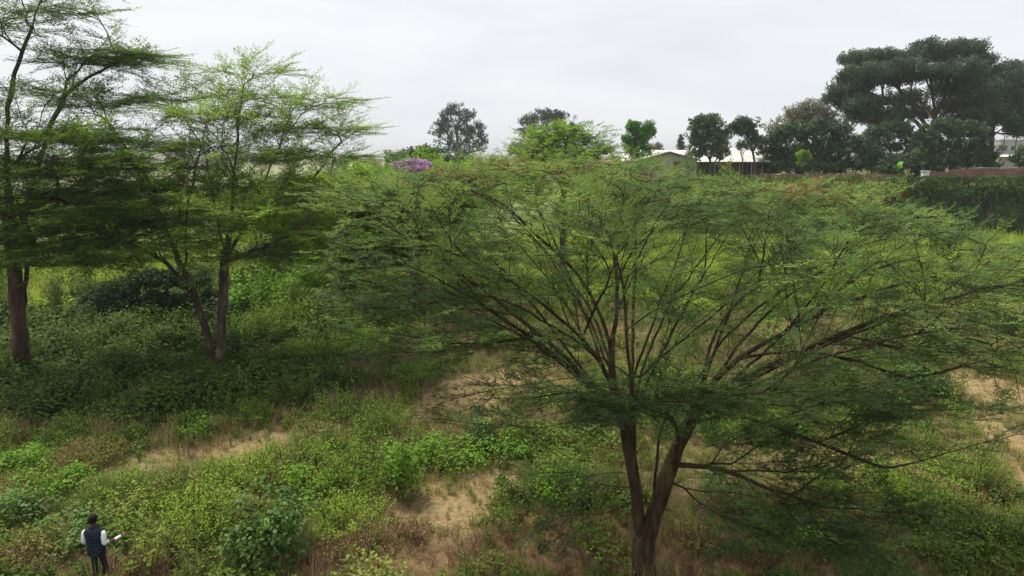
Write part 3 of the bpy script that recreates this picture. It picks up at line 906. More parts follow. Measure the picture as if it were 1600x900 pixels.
def undergrowth(name, ymin, ymax, dens, seed, size, label):
    x, y, rr = scatter(ymin, ymax, dens, seed)
    dry, rust, shady, lawn, lush = (field(f, x, y, sf, sd) for f, sf, sd in ((DRY, 0.9, 3), (RUST, 0.9, 8), (SHADY, 0.8, 9), (LAWN, 0.4, 5), (LUSH, 0.9, 6)))
    big, fine = vnoise(x, y, 3.2, 21), vnoise(x, y, 1.1, 22)
    typ = np.full(len(x), 'herb', dtype=object)
    u = rr.random(len(x))
    typ[u < 0.50] = 'grass'
    typ[(u > 0.86) & (big > 0.4)] = 'round'
    typ[(u > 0.5) & (u < 0.62) & (big > 0.55)] = 'tall'
    typ[(u > 0.62) & (u < 0.74) & (fine < 0.5)] = 'rust'
    typ[(u > 0.74) & (u < 0.80) & (big < 0.5)] = 'dry'
    typ[(u > 0.30) & (u < 0.45)] = 'dry'
    typ[(rr.random(len(x)) < 0.06) & (big > 0.45) & (dry < 0.05)] = 'clump'
    typ[(rr.random(len(x)) < 0.32) & (vnoise(x, y, 1.7, 55) > 0.52)] = 'straw'
    m = shady > rr.random(len(x)); typ[m] = np.where(u[m] < 0.55, 'round', np.where(u[m] < 0.9, 'herb', 'tall'))
    m = lush > rr.random(len(x)); typ[m] = np.where(u[m] < 0.65, 'herb', np.where(u[m] < 0.9, 'tall', 'round'))
    m = rust * 0.85 > rr.random(len(x)); typ[m] = np.where(u[m] < 0.55, 'rust', np.where(u[m] < 0.85, 'dry', 'grass'))
    halo = field([(p, q, e * 1.5 + .5, g * 1.5 + .5) for p, q, e, g in DRY], x, y, 1.0, 3, 1.4)
    m = (halo * 0.85 > rr.random(len(x))) & (y < 34); typ[m] = np.where(u[m] < 0.5, 'dry', np.where(u[m] < 0.85, 'grass', 'herb'))
    far = sstep(36, 46, y)
    m = (far > rr.random(len(x))) & (shady < 0.3); typ[m] = np.where(u[m] < 0.72, 'meadow', np.where(u[m] < 0.9, 'herb', 'tall'))
    m = dry > rr.uniform(0.25, 0.6, len(x)); typ[m] = np.where(u[m] < 0.40, 'dry', np.where(u[m] < 0.72, 'litter', np.where(u[m] < 0.88, 'grass', 'herb')))
    scl = size * (0.55 + 0.75 * fine * (0.6 + 0.8 * big)) * rr.uniform(0.75, 1.3, len(x))
    scl *= np.where(dry > 0.3, 0.78, 1.0) * np.where(lush > 0.4, 1.35, 1.0) * np.where(shady > 0.4, 1.2, 1.0)
    keep = rr.random(len(x)) < np.where(dry > 0.45, 0.8, 0.55 + 0.7 * big)
    nearside = field(DRY, x, y + 0.9, 0.9, 3)
    scl = np.where(nearside > 0.3, scl * 0.6, scl)
    keep &= ~(lawn > 0.5)
    keep &= ~((y > BANK0 - 1.0) & (x > -4)) & ~((y > 58) & (x < -2) & (rr.random(len(x)) < 0.7))
    tint = np.clip(0.40 + 0.6 * (vnoise(x, y, 4.5, 31) - 0.5) + 0.5 * (vnoise(x, y, 1.4, 32) - 0.5) + rr.normal(0, 0.14, len(x)) + lush * 0.1 - shady * 0.3 + halo * 0.12, 0, 1)  # shady lowers the tint: tree shade put into the plant colour
    x, y, typ, scl, tint = x[keep], y[keep], typ[keep], scl[keep], tint[keep]
    ki = np.array([KINDS[t][int(v * len(KINDS[t]))] for t, v in zip(typ, rr.random(len(x)))], np.int32)
    z = terrain(x, y)
    me = bpy.data.meshes.new(name)
    me.vertices.add(len(x))
    me.vertices.foreach_set('co', np.stack([x, y, z], 1).astype(np.float32).ravel())
    me.attributes.new('kit', 'INT', 'POINT').data.foreach_set('value', ki)
    me.attributes.new('scl', 'FLOAT', 'POINT').data.foreach_set('value', scl.astype(np.float32))
    me.attributes.new('tint', 'FLOAT', 'POINT').data.foreach_set('value', tint.astype(np.float32))
    rot = np.stack([rr.normal(0, 0.12, len(x)), rr.normal(0, 0.12, len(x)), rr.uniform(0, 6.283, len(x))], 1)
    me.attributes.new('rot', 'FLOAT_VECTOR', 'POINT').data.foreach_set('vector', rot.astype(np.float32).ravel())
    o = link(name, me)
    md = o.modifiers.new('plants', 'NODES'); md.node_group = GN
    tag(o, label, 'undergrowth', kind='stuff')
    return o

GN = bpy.data.node_groups.new('plant_scatter', 'GeometryNodeTree')
GN.interface.new_socket('Geometry', in_out='INPUT', socket_type='NodeSocketGeometry')
GN.interface.new_socket('Geometry', in_out='OUTPUT', socket_type='NodeSocketGeometry')
gi, go = GN.nodes.new('NodeGroupInput'), GN.nodes.new('NodeGroupOutput')
ci = GN.nodes.new('GeometryNodeCollectionInfo')
ci.inputs['Collection'].default_value = KIT
ci.inputs['Separate Children'].default_value = True
ci.inputs['Reset Children'].default_value = True
iop = GN.nodes.new('GeometryNodeInstanceOnPoints')
iop.inputs['Pick Instance'].default_value = True
def named(nm, ty):
    k = GN.nodes.new('GeometryNodeInputNamedAttribute'); k.data_type = ty; k.inputs['Name'].default_value = nm
    return k.outputs['Attribute']
gl = GN.links
gl.new(gi.outputs[0], iop.inputs['Points'])
gl.new(ci.outputs[0], iop.inputs['Instance'])
gl.new(named('kit', 'INT'), iop.inputs['Instance Index'])
gl.new(named('rot', 'FLOAT_VECTOR'), iop.inputs['Rotation'])
gl.new(named('scl', 'FLOAT'), iop.inputs['Scale'])
gl.new(iop.outputs[0], go.inputs[0])

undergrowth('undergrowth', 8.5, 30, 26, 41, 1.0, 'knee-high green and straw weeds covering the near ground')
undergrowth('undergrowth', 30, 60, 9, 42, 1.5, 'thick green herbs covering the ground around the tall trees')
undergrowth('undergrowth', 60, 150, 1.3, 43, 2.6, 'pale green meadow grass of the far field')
# ---------------------------------------------------------------- the wide acacia
def wide_acacia():
    Y0 = 13.4
    base = ground_at(1006, 907); base[1] = Y0; base[0] = at(1006, 907, Y0)[0]; base[2] = float(terrain(base[0], Y0))
    A = lambda pts: [at(*p) for p in pts]
    limbs = [
        [base - np.array([0, 0, 0.15])] + A([(1003, 862, 13.4), (997, 800, 13.4), (990, 742, 13.4), (980, 690, 13.4), (972, 650, 13.4), (958, 600, 13.5), (957, 545, 13.6), (965, 482, 13.8), (964, 440, 14), (958, 398, 14.3), (945, 355, 14.6), (920, 318, 15)]),
        A([(962, 615, 13.5), (938, 565, 13.2), (908, 528, 13), (870, 494, 12.8), (830, 462, 12.6), (785, 432, 12.3), (730, 405, 12), (670, 380, 11.8)]),
        A([(957, 560, 13.6), (945, 512, 13.7), (928, 472, 13.8), (905, 432, 13.9), (862, 388, 14), (820, 350, 14.2), (780, 316, 14.5), (720, 292, 15)]),
        A([(965, 485, 13.8), (985, 440, 14.6), (1005, 405, 15.4), (1012, 370, 16), (1010, 335, 16.5), (1060, 320, 17)]),
        A([(1000, 835, 13.4), (996, 770, 13.55), (990, 700, 13.7), (987, 640, 13.9), (990, 590, 14.1), (1005, 545, 14.4), (1022, 500, 14.8), (1038, 455, 15.1), (1058, 405, 15.6), (1075, 350, 16)]),
        A([(1008, 850, 13.4), (1024, 800, 13.3), (1040, 750, 13.2), (1058, 700, 13.1), (1076, 664, 13), (1092, 630, 13), (1120, 592, 13), (1155, 560, 13), (1205, 530, 13), (1265, 500, 13), (1330, 470, 13), (1420, 440, 13.2), (1520, 425, 13.4), (1600, 420, 13.6)]),
        A([(1022, 805, 13.3), (1024, 740, 13.6), (1030, 680, 13.9), (1048, 640, 14.2), (1085, 600, 14.6), (1110, 560, 15), (1140, 520, 15.4), (1185, 480, 15.8), (1250, 440, 16.2), (1320, 415, 16.6)]),
        A([(1090, 632, 13), (1105, 560, 13.2), (1130, 500, 13.4), (1180, 450, 13.7), (1240, 425, 14)]),
        A([(990, 600, 14.1), (1030, 560, 14.8), (1080, 520, 15.5), (1150, 460, 16.4), (1230, 380, 17.4), (1300, 320, 18)]),
        A([(980, 690, 13.4), (962, 652, 12.6), (930, 628, 11.6), (885, 615, 10.7), (840, 620, 10)]),
        A([(1072, 668, 13), (1090, 635, 12.2), (1130, 615, 11.4), (1190, 620, 10.7), (1250, 640, 10.2)]),
        A([(1045, 735, 13.2), (1060, 690, 12.5), (1045, 650, 11.8), (1010, 625, 11), (980, 615, 10.4)]),
        A([(957, 570, 13.6), (920, 480, 15), (860, 400, 16.5), (790, 330, 18), (730, 295, 19)]),
        A([(938, 562, 13.2), (880, 520, 12.6), (810, 480, 12), (740, 455, 11.6)]),
        A([(957, 590, 13.5), (930, 520, 14.4), (890, 450, 15.2), (850, 390, 16), (800, 335, 16.8)]),
        A([(990, 640, 13.9), (1010, 560, 14.6), (1045, 480, 15.6), (1100, 400, 16.8), (1160, 330, 17.8)]),
        A([(1092, 630, 13), (1140, 560, 13.6), (1200, 490, 14.4), (1290, 420, 15.4), (1380, 365, 16.2)]),
        A([(1155, 560, 13), (1230, 550, 12.6), (1320, 560, 12.2), (1420, 590, 12)]),
        A([(985, 790, 13.4), (940, 803, 13.1), (880, 806, 12.8), (820, 826, 12.5)]),
        A([(986, 765, 13.4), (930, 755, 13.6), (880, 738, 13.8), (800, 742, 14)]),
        A([(1050, 728, 13.15), (1085, 728, 12.8), (1130, 735, 12.5), (1190, 760, 12.2), (1280, 790, 11.9)]),
        A([(1042, 752, 13.2), (1100, 768, 13), (1160, 772, 12.8), (1230, 800, 12.5)]),
        A([(1265, 500, 13), (1330, 440, 13.6), (1420, 405, 14.4), (1520, 390, 15)]),
        A([(1076, 664, 13), (1140, 650, 12.6), (1220, 670, 12.2), (1300, 700, 11.8), (1380, 730, 11.6)]),
    ]
    r = np.random.default_rng(5)
    cx, cy = base[0], 14.0
    # straight stems fanning up from the two forks
    for st, ang_, L_, z_ in (((968, 655, 13.4), 2.6, 4.6, 7.9), ((966, 640, 13.5), 3.5, 4.8, 7.4), ((960, 620, 13.5), 2.1, 3.4, 8.2), ((962, 630, 13.5), 3.05, 5.2, 7.9), ((985, 640, 13.9), 1.4, 3.6, 8.2), ((985, 650, 13.8), 0.7, 4.2, 8.0),
                             ((1082, 655, 13), 0.3, 5.4, 7.4), ((1090, 635, 13), -0.2, 5.6, 6.9), ((1080, 660, 13), 0.9, 4.0, 7.8), ((1095, 625, 13), 0.05, 6.2, 6.6), ((1085, 645, 13), -0.6, 4.4, 6.4), ((970, 660, 13.4), 3.9, 4.0, 6.6)):
        s0 = at(*st)
        e0 = np.array([s0[0] + math.cos(ang_) * L_, s0[1] + math.sin(ang_) * L_, z_])
        limbs.append([s0, s0 + (e0 - s0) * 0.35 + np.array([0, 0, 0.25]), s0 + (e0 - s0) * 0.7 + np.array([0, 0, 0.25]), e0])
    # flat top: a shallow dome of several layers
    def disc(n, z0, drop, th, r0=0.0, r1=1.0):
        a = r.uniform(0, 6.283, n); rr = np.sqrt(r.uniform(r0 ** 2, r1 ** 2, n))
        ax_ = np.where(np.cos(a) > 0, 8.3, 6.7); ay_ = np.where(np.sin(a) > 0, 5.6, 4.6)
        x = cx + np.cos(a) * rr * ax_; y = cy + np.sin(a) * rr * ay_
        z = z0 - drop * (0.3 * rr ** 2 + 0.7 * rr ** 5) * np.where(np.cos(a) > 0, 1 + 0.45 * np.cos(a), 1 + 0.55 * np.cos(a)) + r.normal(0, th, n) - 0.35 * vnoise(x, y, 2.0, 77) - 0.45 * sstep(-0.5, 2.5, x - cx)
        return np.stack([x, y, z], 1)
    tg = [disc(1150, 8.85, 1.4, 0.13), disc(330, 7.9, 1.6, 0.25, 0.35, 1.0), disc(220, 6.9, 1.7, 0.3, 0.5, 1.0)]
    tg.append(pads_px(r, [
        (990, 628, 10.6, 1.7, 0.8, 0.18, 130), (870, 625, 10.4, 1.2, 0.7, 0.18, 80), (1140, 612, 11, 1.5, 0.9, 0.2, 110), (1060, 640, 10.2, 1.0, 0.6, 0.2, 36),
        (1260, 600, 12, 1.9, 1.2, 0.4, 90), (1400, 545, 12.6, 2.2, 1.3, 0.4, 90), (1530, 520, 13.2, 2.0, 1.3, 0.35, 70), (1340, 650, 11.6, 1.3, 0.8, 0.3, 50),
        (1240, 730, 11.7, 1.4, 0.8, 0.35, 56), (1290, 790, 11.6, 1.3, 0.7, 0.3, 50), (1380, 800, 11.5, 1.2, 0.7, 0.25, 40), (1220, 840, 11.6, 0.9, 0.6, 0.25, 20), (1320, 850, 11.4, 1.0, 0.6, 0.2, 20), (1190, 680, 11.6, 1.2, 0.7, 0.3, 50), (1320, 690, 11.6, 1.3, 0.8, 0.3, 46), (1420, 640, 12, 1.4, 0.9, 0.3, 40),
        (1500, 430, 14.5, 2.2, 1.8, 0.35, 80), (1570, 450, 13.5, 1.8, 1.5, 0.35, 60), (1330, 480, 13.2, 1.8, 1.4, 0.4, 60),
        (700, 430, 12.2, 1.7, 1.2, 0.4, 70), (660, 540, 12.6, 1.3, 1.1, 0.35, 50), (760, 520, 12.6, 1.4, 1.1, 0.4, 50), (840, 560, 12.2, 1.2, 0.8, 0.4, 46), (620, 460, 13, 1.2, 1.2, 0.4, 40),
        (760, 640, 12.6, 1.0, 0.9, 0.4, 26), (700, 620, 13, 0.8, 0.8, 0.35, 14), (790, 745, 13.6, 0.9, 0.7, 0.3, 14), (830, 830, 12.5, 0.9, 0.6, 0.2, 12), (880, 700, 12.4, 0.8, 0.5, 0.3, 16), (900, 760, 13, 0.7, 0.5, 0.3, 10),
        (850, 440, 12.6, 1.3, 0.9, 0.4, 50), (1050, 470, 14.6, 1.4, 1.0, 0.4, 40), (1180, 420, 15, 1.6, 1.2, 0.4, 50), (960, 360, 14, 1.6, 1.0, 0.4, 50), (1120, 340, 14.6, 2.0, 1.2, 0.3, 60), (1150, 830, 12.2, 0.8, 0.5, 0.3, 10)]))
    tg = np.concatenate(tg)
    qx, qy = project(tg)
    # the lower left side of the crown is thin and bare
    flank = np.interp(qx, [480, 560, 640, 800, 940, 1020, 1180, 1330, 1420, 1500, 1600, 1700], [300, 274, 260, 250, 254, 266, 280, 290, 330, 368, 388, 396])
    keep = qy > flank - 6
    tg, qx, qy = tg[keep], qx[keep], qy[keep]
    tg = tg[~((qy > 560) & (qx < 900) & (r.random(len(tg)) < 0.6)) & ~((qy > 690) & (qx < 1120) & (r.random(len(tg)) < 0.6))]
    tpls = tpl_set(acacia_spray, 7, 21, length=0.62, nside=7, leaf=0.052, wid=0.021, per=10, tw=0.0048, flat=0.25)
    root, sk = build_tree('acacia_tree', base, limbs, tg, 'broad umbrella acacia with reddish forked trunk and flat feathery crown, standing nearest',
        seed=3, slim=0.2, hand_min=0.03, gaps=0.42, r_base=0.235, r_tip=0.0066, tpls=tpls, leaf_m=M['leaf_acacia'], bark=M['bark_red'], twig=M['twig'], side=1.05, rleaf=0.017, scale=(0.65, 1.2), upj=0.08,
        step=0.26, bf=0.30, zmin=2.3, flat=0.7, thick=0.035, farfirst=0.8, curve=0.45, steep=1.3, var_c=0.36, var_s=0.38, wob=0.014,
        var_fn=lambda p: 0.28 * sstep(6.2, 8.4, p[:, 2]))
    # a few withered sprays on top
    rr = np.random.default_rng(9)
    hi = [i for i in np.nonzero(sk.nch == 0)[0] if sk.A[i][2] > 8.0]
    for px, py, Y in ((855, 268, 14.5), (700, 285, 13.5), (1215, 280, 14.5), (790, 262, 14), (1270, 285, 14), (740, 276, 14), (950, 272, 14), (1320, 292, 14.5)):
        c = at(px, py, Y)
        near = sorted(hi, key=lambda i: ((sk.A[i] - c) ** 2).sum())[:22]
        pos = sk.A[near]; fw = sk.Dr[near] * np.array([1, 1, .2]) + rr.normal(0, 0.25, (len(near), 3)) * np.array([1, 1, .3])
        kw = place(tpls, pos, fw, np.full(len(near), 0.7), rr.uniform(0.2, 0.8, len(near)), rr)
        kw['V'] = kw['V'] - base
        tag(link('withered_spray', np_mesh('withered_spray', mats=[M['leaf_dry'], M['twig_grey']], **kw), root), 'rust-brown withered twigs on top of the crown')
wide_acacia()

# ---------------------------------------------------------------- the fever trees on the left
SPRAY_MID = tpl_set(acacia_spray, 7, 31, length=1.5, nside=8, leaf=0.105, wid=0.042, per=7, tw=0.007, flat=0.2, ang=(18, 42), bare=0.3)
def twin_tree():
    Y = 28.6
    base = ground_at(338, 580)
    A = lambda pts: [at(px, py, Y + dy) for px, py, dy in pts]
    limbs = [
        [base + np.array([-0.12, 0, -0.2])] + A([(326, 540, 0), (313, 490, 0), (300, 448, 0), (278, 405, .2), (250, 335, .5), (218, 262, .8), (168, 192, 1)]),
        [base + np.array([0.12, 0, -0.2])] + A([(346, 530, 0), (348, 480, 0), (350, 430, 0), (354, 395, 0), (362, 330, 0), (368, 250, .2), (374, 180, .2), (386, 112, 0)]),
        A([(300, 448, 0), (245, 402, -1), (195, 376, -2), (150, 372, -2.5)]),
        A([(288, 425, .1), (292, 345, -.6), (306, 262, -1), (326, 195, -1)]),
        A([(352, 405, 0), (392, 335, -1), (430, 245, -1.5), (470, 180, -2), (520, 160, -2)]),
        A([(353, 400, 0), (336, 322, 1), (318, 235, 2), (270, 160, 2.5)]),
        A([(358, 360, 0), (420, 320, 1.5), (480, 290, 2.5), (540, 205, 2)]),
        A([(352, 410, 0), (400, 390, -1.5), (450, 370, -2.5)]),
        A([(250, 335, .5), (200, 300, -1), (150, 270, -2), (100, 250, -2.4)]),
    ]
    r = np.random.default_rng(15)
    P = lambda px, py, dy, rx, rz, n: (px, py, Y + dy, rx * 1.05, rx * 0.8, rz * 0.45, n)
    tg = pads_px(r, [P(385, 112, 0, 1.3, .5, 22), P(330, 112, 0, 1.2, .35, 14), P(430, 118, 0, .9, .4, 10), P(375, 150, 0, 2.2, .45, 46), P(300, 130, 1, 1.0, .3, 10),
        P(470, 165, -1, 1.7, .3, 46), P(520, 155, -2, .8, .2, 14), P(540, 200, 1, 1.3, .25, 34), P(450, 205, 0, 2.6, .5, 90), P(330, 185, -1, 2.4, .45, 80), P(230, 155, 1, 2.2, .4, 64), P(160, 165, 1, 1.9, .4, 60),
        P(120, 150, 1, 1.8, .35, 40), P(420, 245, 0, 3.2, .5, 110), P(280, 230, -.5, 3.0, .5, 110), P(180, 235, .5, 2.6, .5, 80), P(500, 245, 1, 2.0, .35, 60), P(470, 290, 1, 2.4, .5, 80), P(340, 290, 0, 3.2, .6, 110),
        P(230, 290, -1, 2.6, .5, 80), P(400, 340, -1, 2.6, .5, 80), P(300, 350, -.5, 2.4, .5, 60), P(450, 360, -2, 2.0, .5, 56), P(170, 330, -2, 2.2, .5, 60), P(480, 320, 1, 2.2, .4, 60), P(130, 385, -2, 1.8, .35, 30), P(420, 400, -2, 1.8, .4, 34), P(250, 390, -2, 1.4, .35, 22), P(190, 290, -2, 2.6, .4, 70), P(220, 340, 1, 2.6, .4, 60), P(130, 270, 0, 2.2, .4, 60), P(330, 400, -2, 1.8, .3, 30), P(490, 380, -1, 1.6, .4, 40), P(380, 300, 1.5, 3.0, .5, 70), P(420, 330, -2.5, 2.4, .35, 60), P(480, 350, 0, 2.2, .35, 60), P(300, 380, -2.5, 2.2, .35, 50), P(200, 380, -2.5, 2.4, .35, 60), P(250, 310, -2.5, 2.4, .35, 60), P(450, 400, -1, 1.6, .3, 36), P(360, 360, -2.5, 2.2, .35, 50), P(500, 300, -1, 2.2, .35, 60)])
    qx, qy = project(tg)
    tg = tg[~((qy > 235) & (qy < 350) & (r.random(len(tg)) < 0.12))]
    build_tree('fever_tree', base, limbs, tg, 'twin-trunked acacia with airy bright green crown, left of the centre', seed=8, r_base=0.25, r_tip=0.0075, tpls=SPRAY_MID,
        leaf_m=M['leaf_acacia_bright'], bark=M['bark_fever'], twig=M['twig_grey'], side=1.6, rleaf=0.028, gaps=0.35, scale=(0.65, 1.2), slim=0.1, step=0.4, bf=0.08, zmin=4.0, flat=0.8, thick=0.055, upj=0.07,
        var_c=0.56, var_s=0.28, wob=0.03, fwd_z=0.4, farfirst=0.5)
twin_tree()

def tall_tree():
    Y = 27.6
    base = ground_at(36, 584)
    A = lambda pts: [at(px, py, Y + dy) for px, py, dy in pts]
    limbs = [
        [base + np.array([0, 0, -0.2])] + A([(32, 540, 0), (27, 480, 0), (22, 410, 0), (14, 320, 0), (10, 230, 0), (16, 150, 0), (28, 100, 0), (42, 62, 0), (55, 20, 0), (70, -30, 0), (80, -80, 0)]),
        A([(30, 520, 0), (40, 470, .4), (42, 420, .6), (34, 360, .8), (50, 290, 1), (75, 210, 1), (100, 150, 1), (122, 112, 1)]),
        A([(34, 85, 0), (10, 55, -.5), (-20, 40, -1)]),
        A([(40, 66, 0), (70, 50, .5), (110, 52, 1), (160, 90, 1)]),
        A([(45, 50, 0), (38, 10, 1), (30, -40, 2)]),
        A([(12, 260, 0), (60, 230, -1.5), (110, 215, -2.5), (170, 225, -3)]),
        A([(15, 330, 0), (70, 310, -1.5), (130, 300, -2.5)]),
        A([(13, 300, 0), (-20, 260, -1), (-60, 240, -2)]),
        A([(100, 150, 1), (140, 120, 1.5), (190, 95, 2), (230, 90, 2)]),
    ]
    r = np.random.default_rng(17)
    P = lambda px, py, dy, rx, rz, n: (px, py, Y + dy, rx, rx * 0.85, rz * 0.5, n)
    tg = pads_px(r, [P(80, -30, 0, 2.6, .4, 40), P(20, -20, 0, 2.6, .4, 40), P(30, 5, 1, 2.2, .25, 26), P(120, 22, 0, 1.2, .2, 26), P(-40, 30, -1, 2.2, .4, 40), P(10, 42, 0, 1.2, .3, 24),
        P(165, 90, 1.5, 2.2, .35, 130), P(215, 88, 1.5, 1.1, .2, 40), P(115, 98, 1, 1.3, .3, 40), P(10, 135, -1, 1.3, .25, 16), P(60, 148, -1.5, 1.4, .2, 14), P(-30, 180, 0, 1.6, .4, 16),
        P(40, 215, -1, 2.2, .5, 60), P(110, 215, -2, 2.4, .5, 90), P(170, 250, -2.5, 1.6, .4, 50), P(20, 260, -1, 2.4, .5, 90), P(100, 270, -2, 2.6, .5, 100), P(50, 310, -1.5, 2.6, .5, 100), P(140, 320, -2, 2.2, .5, 70), P(-40, 280, -1, 2.2, .5, 50),
        P(90, 360, -1.5, 2.6, .5, 90), P(20, 370, -1.5, 2.2, .5, 70), P(150, 370, -2, 1.6, .4, 40), P(50, 405, -2, 1.5, .4, 40), P(180, 300, 0, 2.4, .4, 60), P(200, 350, 0, 2.4, .4, 60), P(230, 260, 0, 2.0, .3, 40), P(60, 330, -3, 2.4, .35, 60), P(110, 390, -2.5, 2.2, .35, 60), P(20, 400, -2.5, 2.0, .35, 40), P(150, 410, -2, 1.8, .3, 40), P(130, 340, 1, 2.4, .35, 50), P(20, 300, -2.5, 2.2, .35, 50), P(100, 200, 0, 2.4, .3, 24)])
    qx, qy = project(tg)
    tg = tg[~((qy > 235) & (qy < 350) & (r.random(len(tg)) < 0.12))]
    build_tree('fever_tree', base, limbs, tg, 'tall dark-trunked acacia with layered crown at the picture\'s left edge', seed=9, r_base=0.29, r_tip=0.0075, tpls=SPRAY_MID,
        leaf_m=M['leaf_acacia_dark'], bark=M['bark_dark'], twig=M['twig'], side=1.5, rleaf=0.028, scale=(0.65, 1.25), slim=0.1, step=0.4, bf=0.08, zmin=5.0, flat=0.8, thick=0.055, upj=0.07,
        var_c=0.45, var_s=0.24, wob=0.035)
tall_tree()

SPRAY_FAR = tpl_set(acacia_spray, 5, 33, length=1.5, nside=5, leaf=0.24, wid=0.10, per=5, tw=0.010)
def mid_acacia():
    Y = 40.0
    base = ground_at(650, 470)
    Y = base[1]
    A = lambda pts: [at(px, py, Y + dy) for px, py, dy in pts]
    limbs = [[base - np.array([0, 0, 0.2])] + A([(648, 430, 0), (642, 390, 0), (632, 345, 0), (622, 310, 0), (630, 288, 0)]),
             A([(645, 400, 0), (600, 350, -1), (560, 315, -2), (530, 300, -2)]), A([(645, 405, 0), (690, 350, 1), (730, 310, 1), (770, 280, 1)]),
             A([(647, 420, 0), (600, 400, -3), (550, 385, -4)]), A([(646, 415, 0), (700, 400, -2), (760, 385, -2)])]
    r = np.random.default_rng(19)
    P = lambda px, py, dy, rx, rz, n: (px, py, Y + dy, rx, rx * 0.8, rz, n)
    tg = pads_px(r, [P(570, 304, 0, 2.6, .5, 80), P(630, 292, 0, 3.0, .45, 100), P(700, 284, 1, 3.2, .45, 100), P(760, 280, 1, 2.4, .4, 70), P(640, 305, -1, 3.6, .6, 120), P(560, 325, -2, 2.8, .5, 90), P(720, 310, 0, 3.2, .6, 90),
        P(610, 345, -2, 3.0, .5, 100), P(540, 370, -3, 2.2, .4, 60), P(690, 350, -1, 3.0, .5, 90), P(640, 395, -3, 2.8, .5, 80), P(560, 410, -4, 2.0, .35, 50), P(720, 400, -2, 2.4, .5, 60), P(520, 300, -1, 1.6, .3, 60), P(780, 300, 1, 2.4, .5, 60), P(550, 285, -2, 2.2, .3, 80), P(590, 275, -1, 2.2, .25, 80), P(690, 268, 0, 2.2, .25, 70), P(510, 340, -3, 2.0, .4, 60), P(600, 300, -3, 3, .4, 90), P(530, 400, -4, 2.2, .4, 60), P(620, 370, -4, 2.6, .4, 80)])
    build_tree('acacia_tree', base, limbs, tg, 'low wide bright green acacia behind, between the twin-trunked tree and the umbrella acacia', seed=12, r_base=0.26, r_tip=0.011, tpls=SPRAY_FAR,
        leaf_m=M['leaf_acacia_bright'], bark=M['bark_dark'], twig=M['twig'], side=2.0, rleaf=0.045, scale=(0.75, 1.25), step=0.6, bf=0.1, zmin=2.0, flat=0.75, thick=0.06, var_c=0.5, var_s=0.30, wob=0.05)
mid_acacia()

def back_acacia():
    Y = 52.0
    b = at(880, 245, Y); base = np.array([b[0], Y, float(terrain(b[0], Y))])
    A = lambda pts: [at(px, py, Y + dy) for px, py, dy in pts]
    limbs = [[base - np.array([0, 0, 0.2])] + A([(880, 330, 0), (878, 270, 0), (884, 225, 0), (890, 205, 0)]), A([(879, 290, 0), (840, 250, 0), (815, 235, 0)]), A([(879, 290, 0), (920, 250, 0), (950, 215, 0)])]
    r = np.random.default_rng(23)
    P = lambda px, py, dy, rx, rz, n: (px, py, Y + dy, rx, rx * 0.8, rz, n)
    tg = pads_px(r, [P(880, 203, 0, 1.3, .3, 46), P(855, 215, 0, 1.9, .4, 66), P(905, 216, 0, 1.6, .4, 50), P(850, 232, 0, 2.4, .4, 80), P(895, 235, 0, 2.6, .5, 90), P(935, 230, 0, 1.0, .3, 18), P(935, 205, 0, .7, .3, 7), P(930, 245, 0, 1.5, .4, 44), P(870, 252, -1, 3.2, .5, 90), P(825, 247, 0, 1.3, .4, 34), P(920, 262, -1, 2.2, .5, 60)])
    build_tree('acacia_tree', base, limbs, tg, 'pale green acacia rising behind the umbrella acacia, before a grey tree', seed=13, r_base=0.22, r_tip=0.012, tpls=SPRAY_FAR,
        leaf_m=M['leaf_acacia_bright'], bark=M['bark_dark'], twig=M['twig'], side=1.2, rleaf=0.04, scale=(0.6, 1.0), step=0.6, bf=0.1, zmin=3.0, flat=0.4, thick=0.06, var_c=0.5, var_s=0.25, wob=0.05)
back_acacia()

# ---------------------------------------------------------------- broad-leaved and far trees
CL = {}
def clump_set(radius, leaf, n=34, wid=None):
    key = (radius, leaf, n)
    if key not in CL:
        CL[key] = tpl_set(clump_tpl, 4, int(radius * 100 + leaf * 1000 + n), radius=radius, n=n, leaf=leaf, wid=wid or leaf * 0.6)
    return CL[key]

def broad(name, label, Y, foot, lines, pads, leaf_m, radius, leaf, bark='bark_grey', r_base=0.3, r_tip=0.03, seed=1, side=0.9, n=38, var_c=0.5, var_s=0.25, flat=0.2, category='tree', scale=(0.7, 1.2), upj=0.5, group=None, step=None):
    fx = at(foot, 240, Y)[0]
    base = np.array([fx, Y, float(terrain(fx, Y))])
    r = np.random.default_rng(seed + 50)
    limbs = [[base - np.array([0, 0, 0.2])] + [at(px, py, Y) for px, py in lines[0]]] + [[at(px, py, Y) for px, py in l] for l in lines[1:]]
    tg = pads_px(r, [(px, py, Y + (p[5] if len(p) > 5 else 0), rx, rx * 0.8, rz, k) for p in pads for px, py, rx, rz, k in [p[:5]]])
    return build_tree(name, base, limbs, tg, label, category, group, seed=seed, r_base=r_base, r_tip=r_tip, tpls=clump_set(radius, leaf, n), leaf_m=M[leaf_m], bark=M[bark], twig=M[bark], side=side,
                      rleaf=r_tip * 2.2, scale=scale, step=step or max(0.6, Y / 110), bf=0.1, zmin=1.0, flat=flat, thick=r_tip * 2.5, upj=upj, var_c=var_c, var_s=var_s, flare=0.3, wob=0.06)

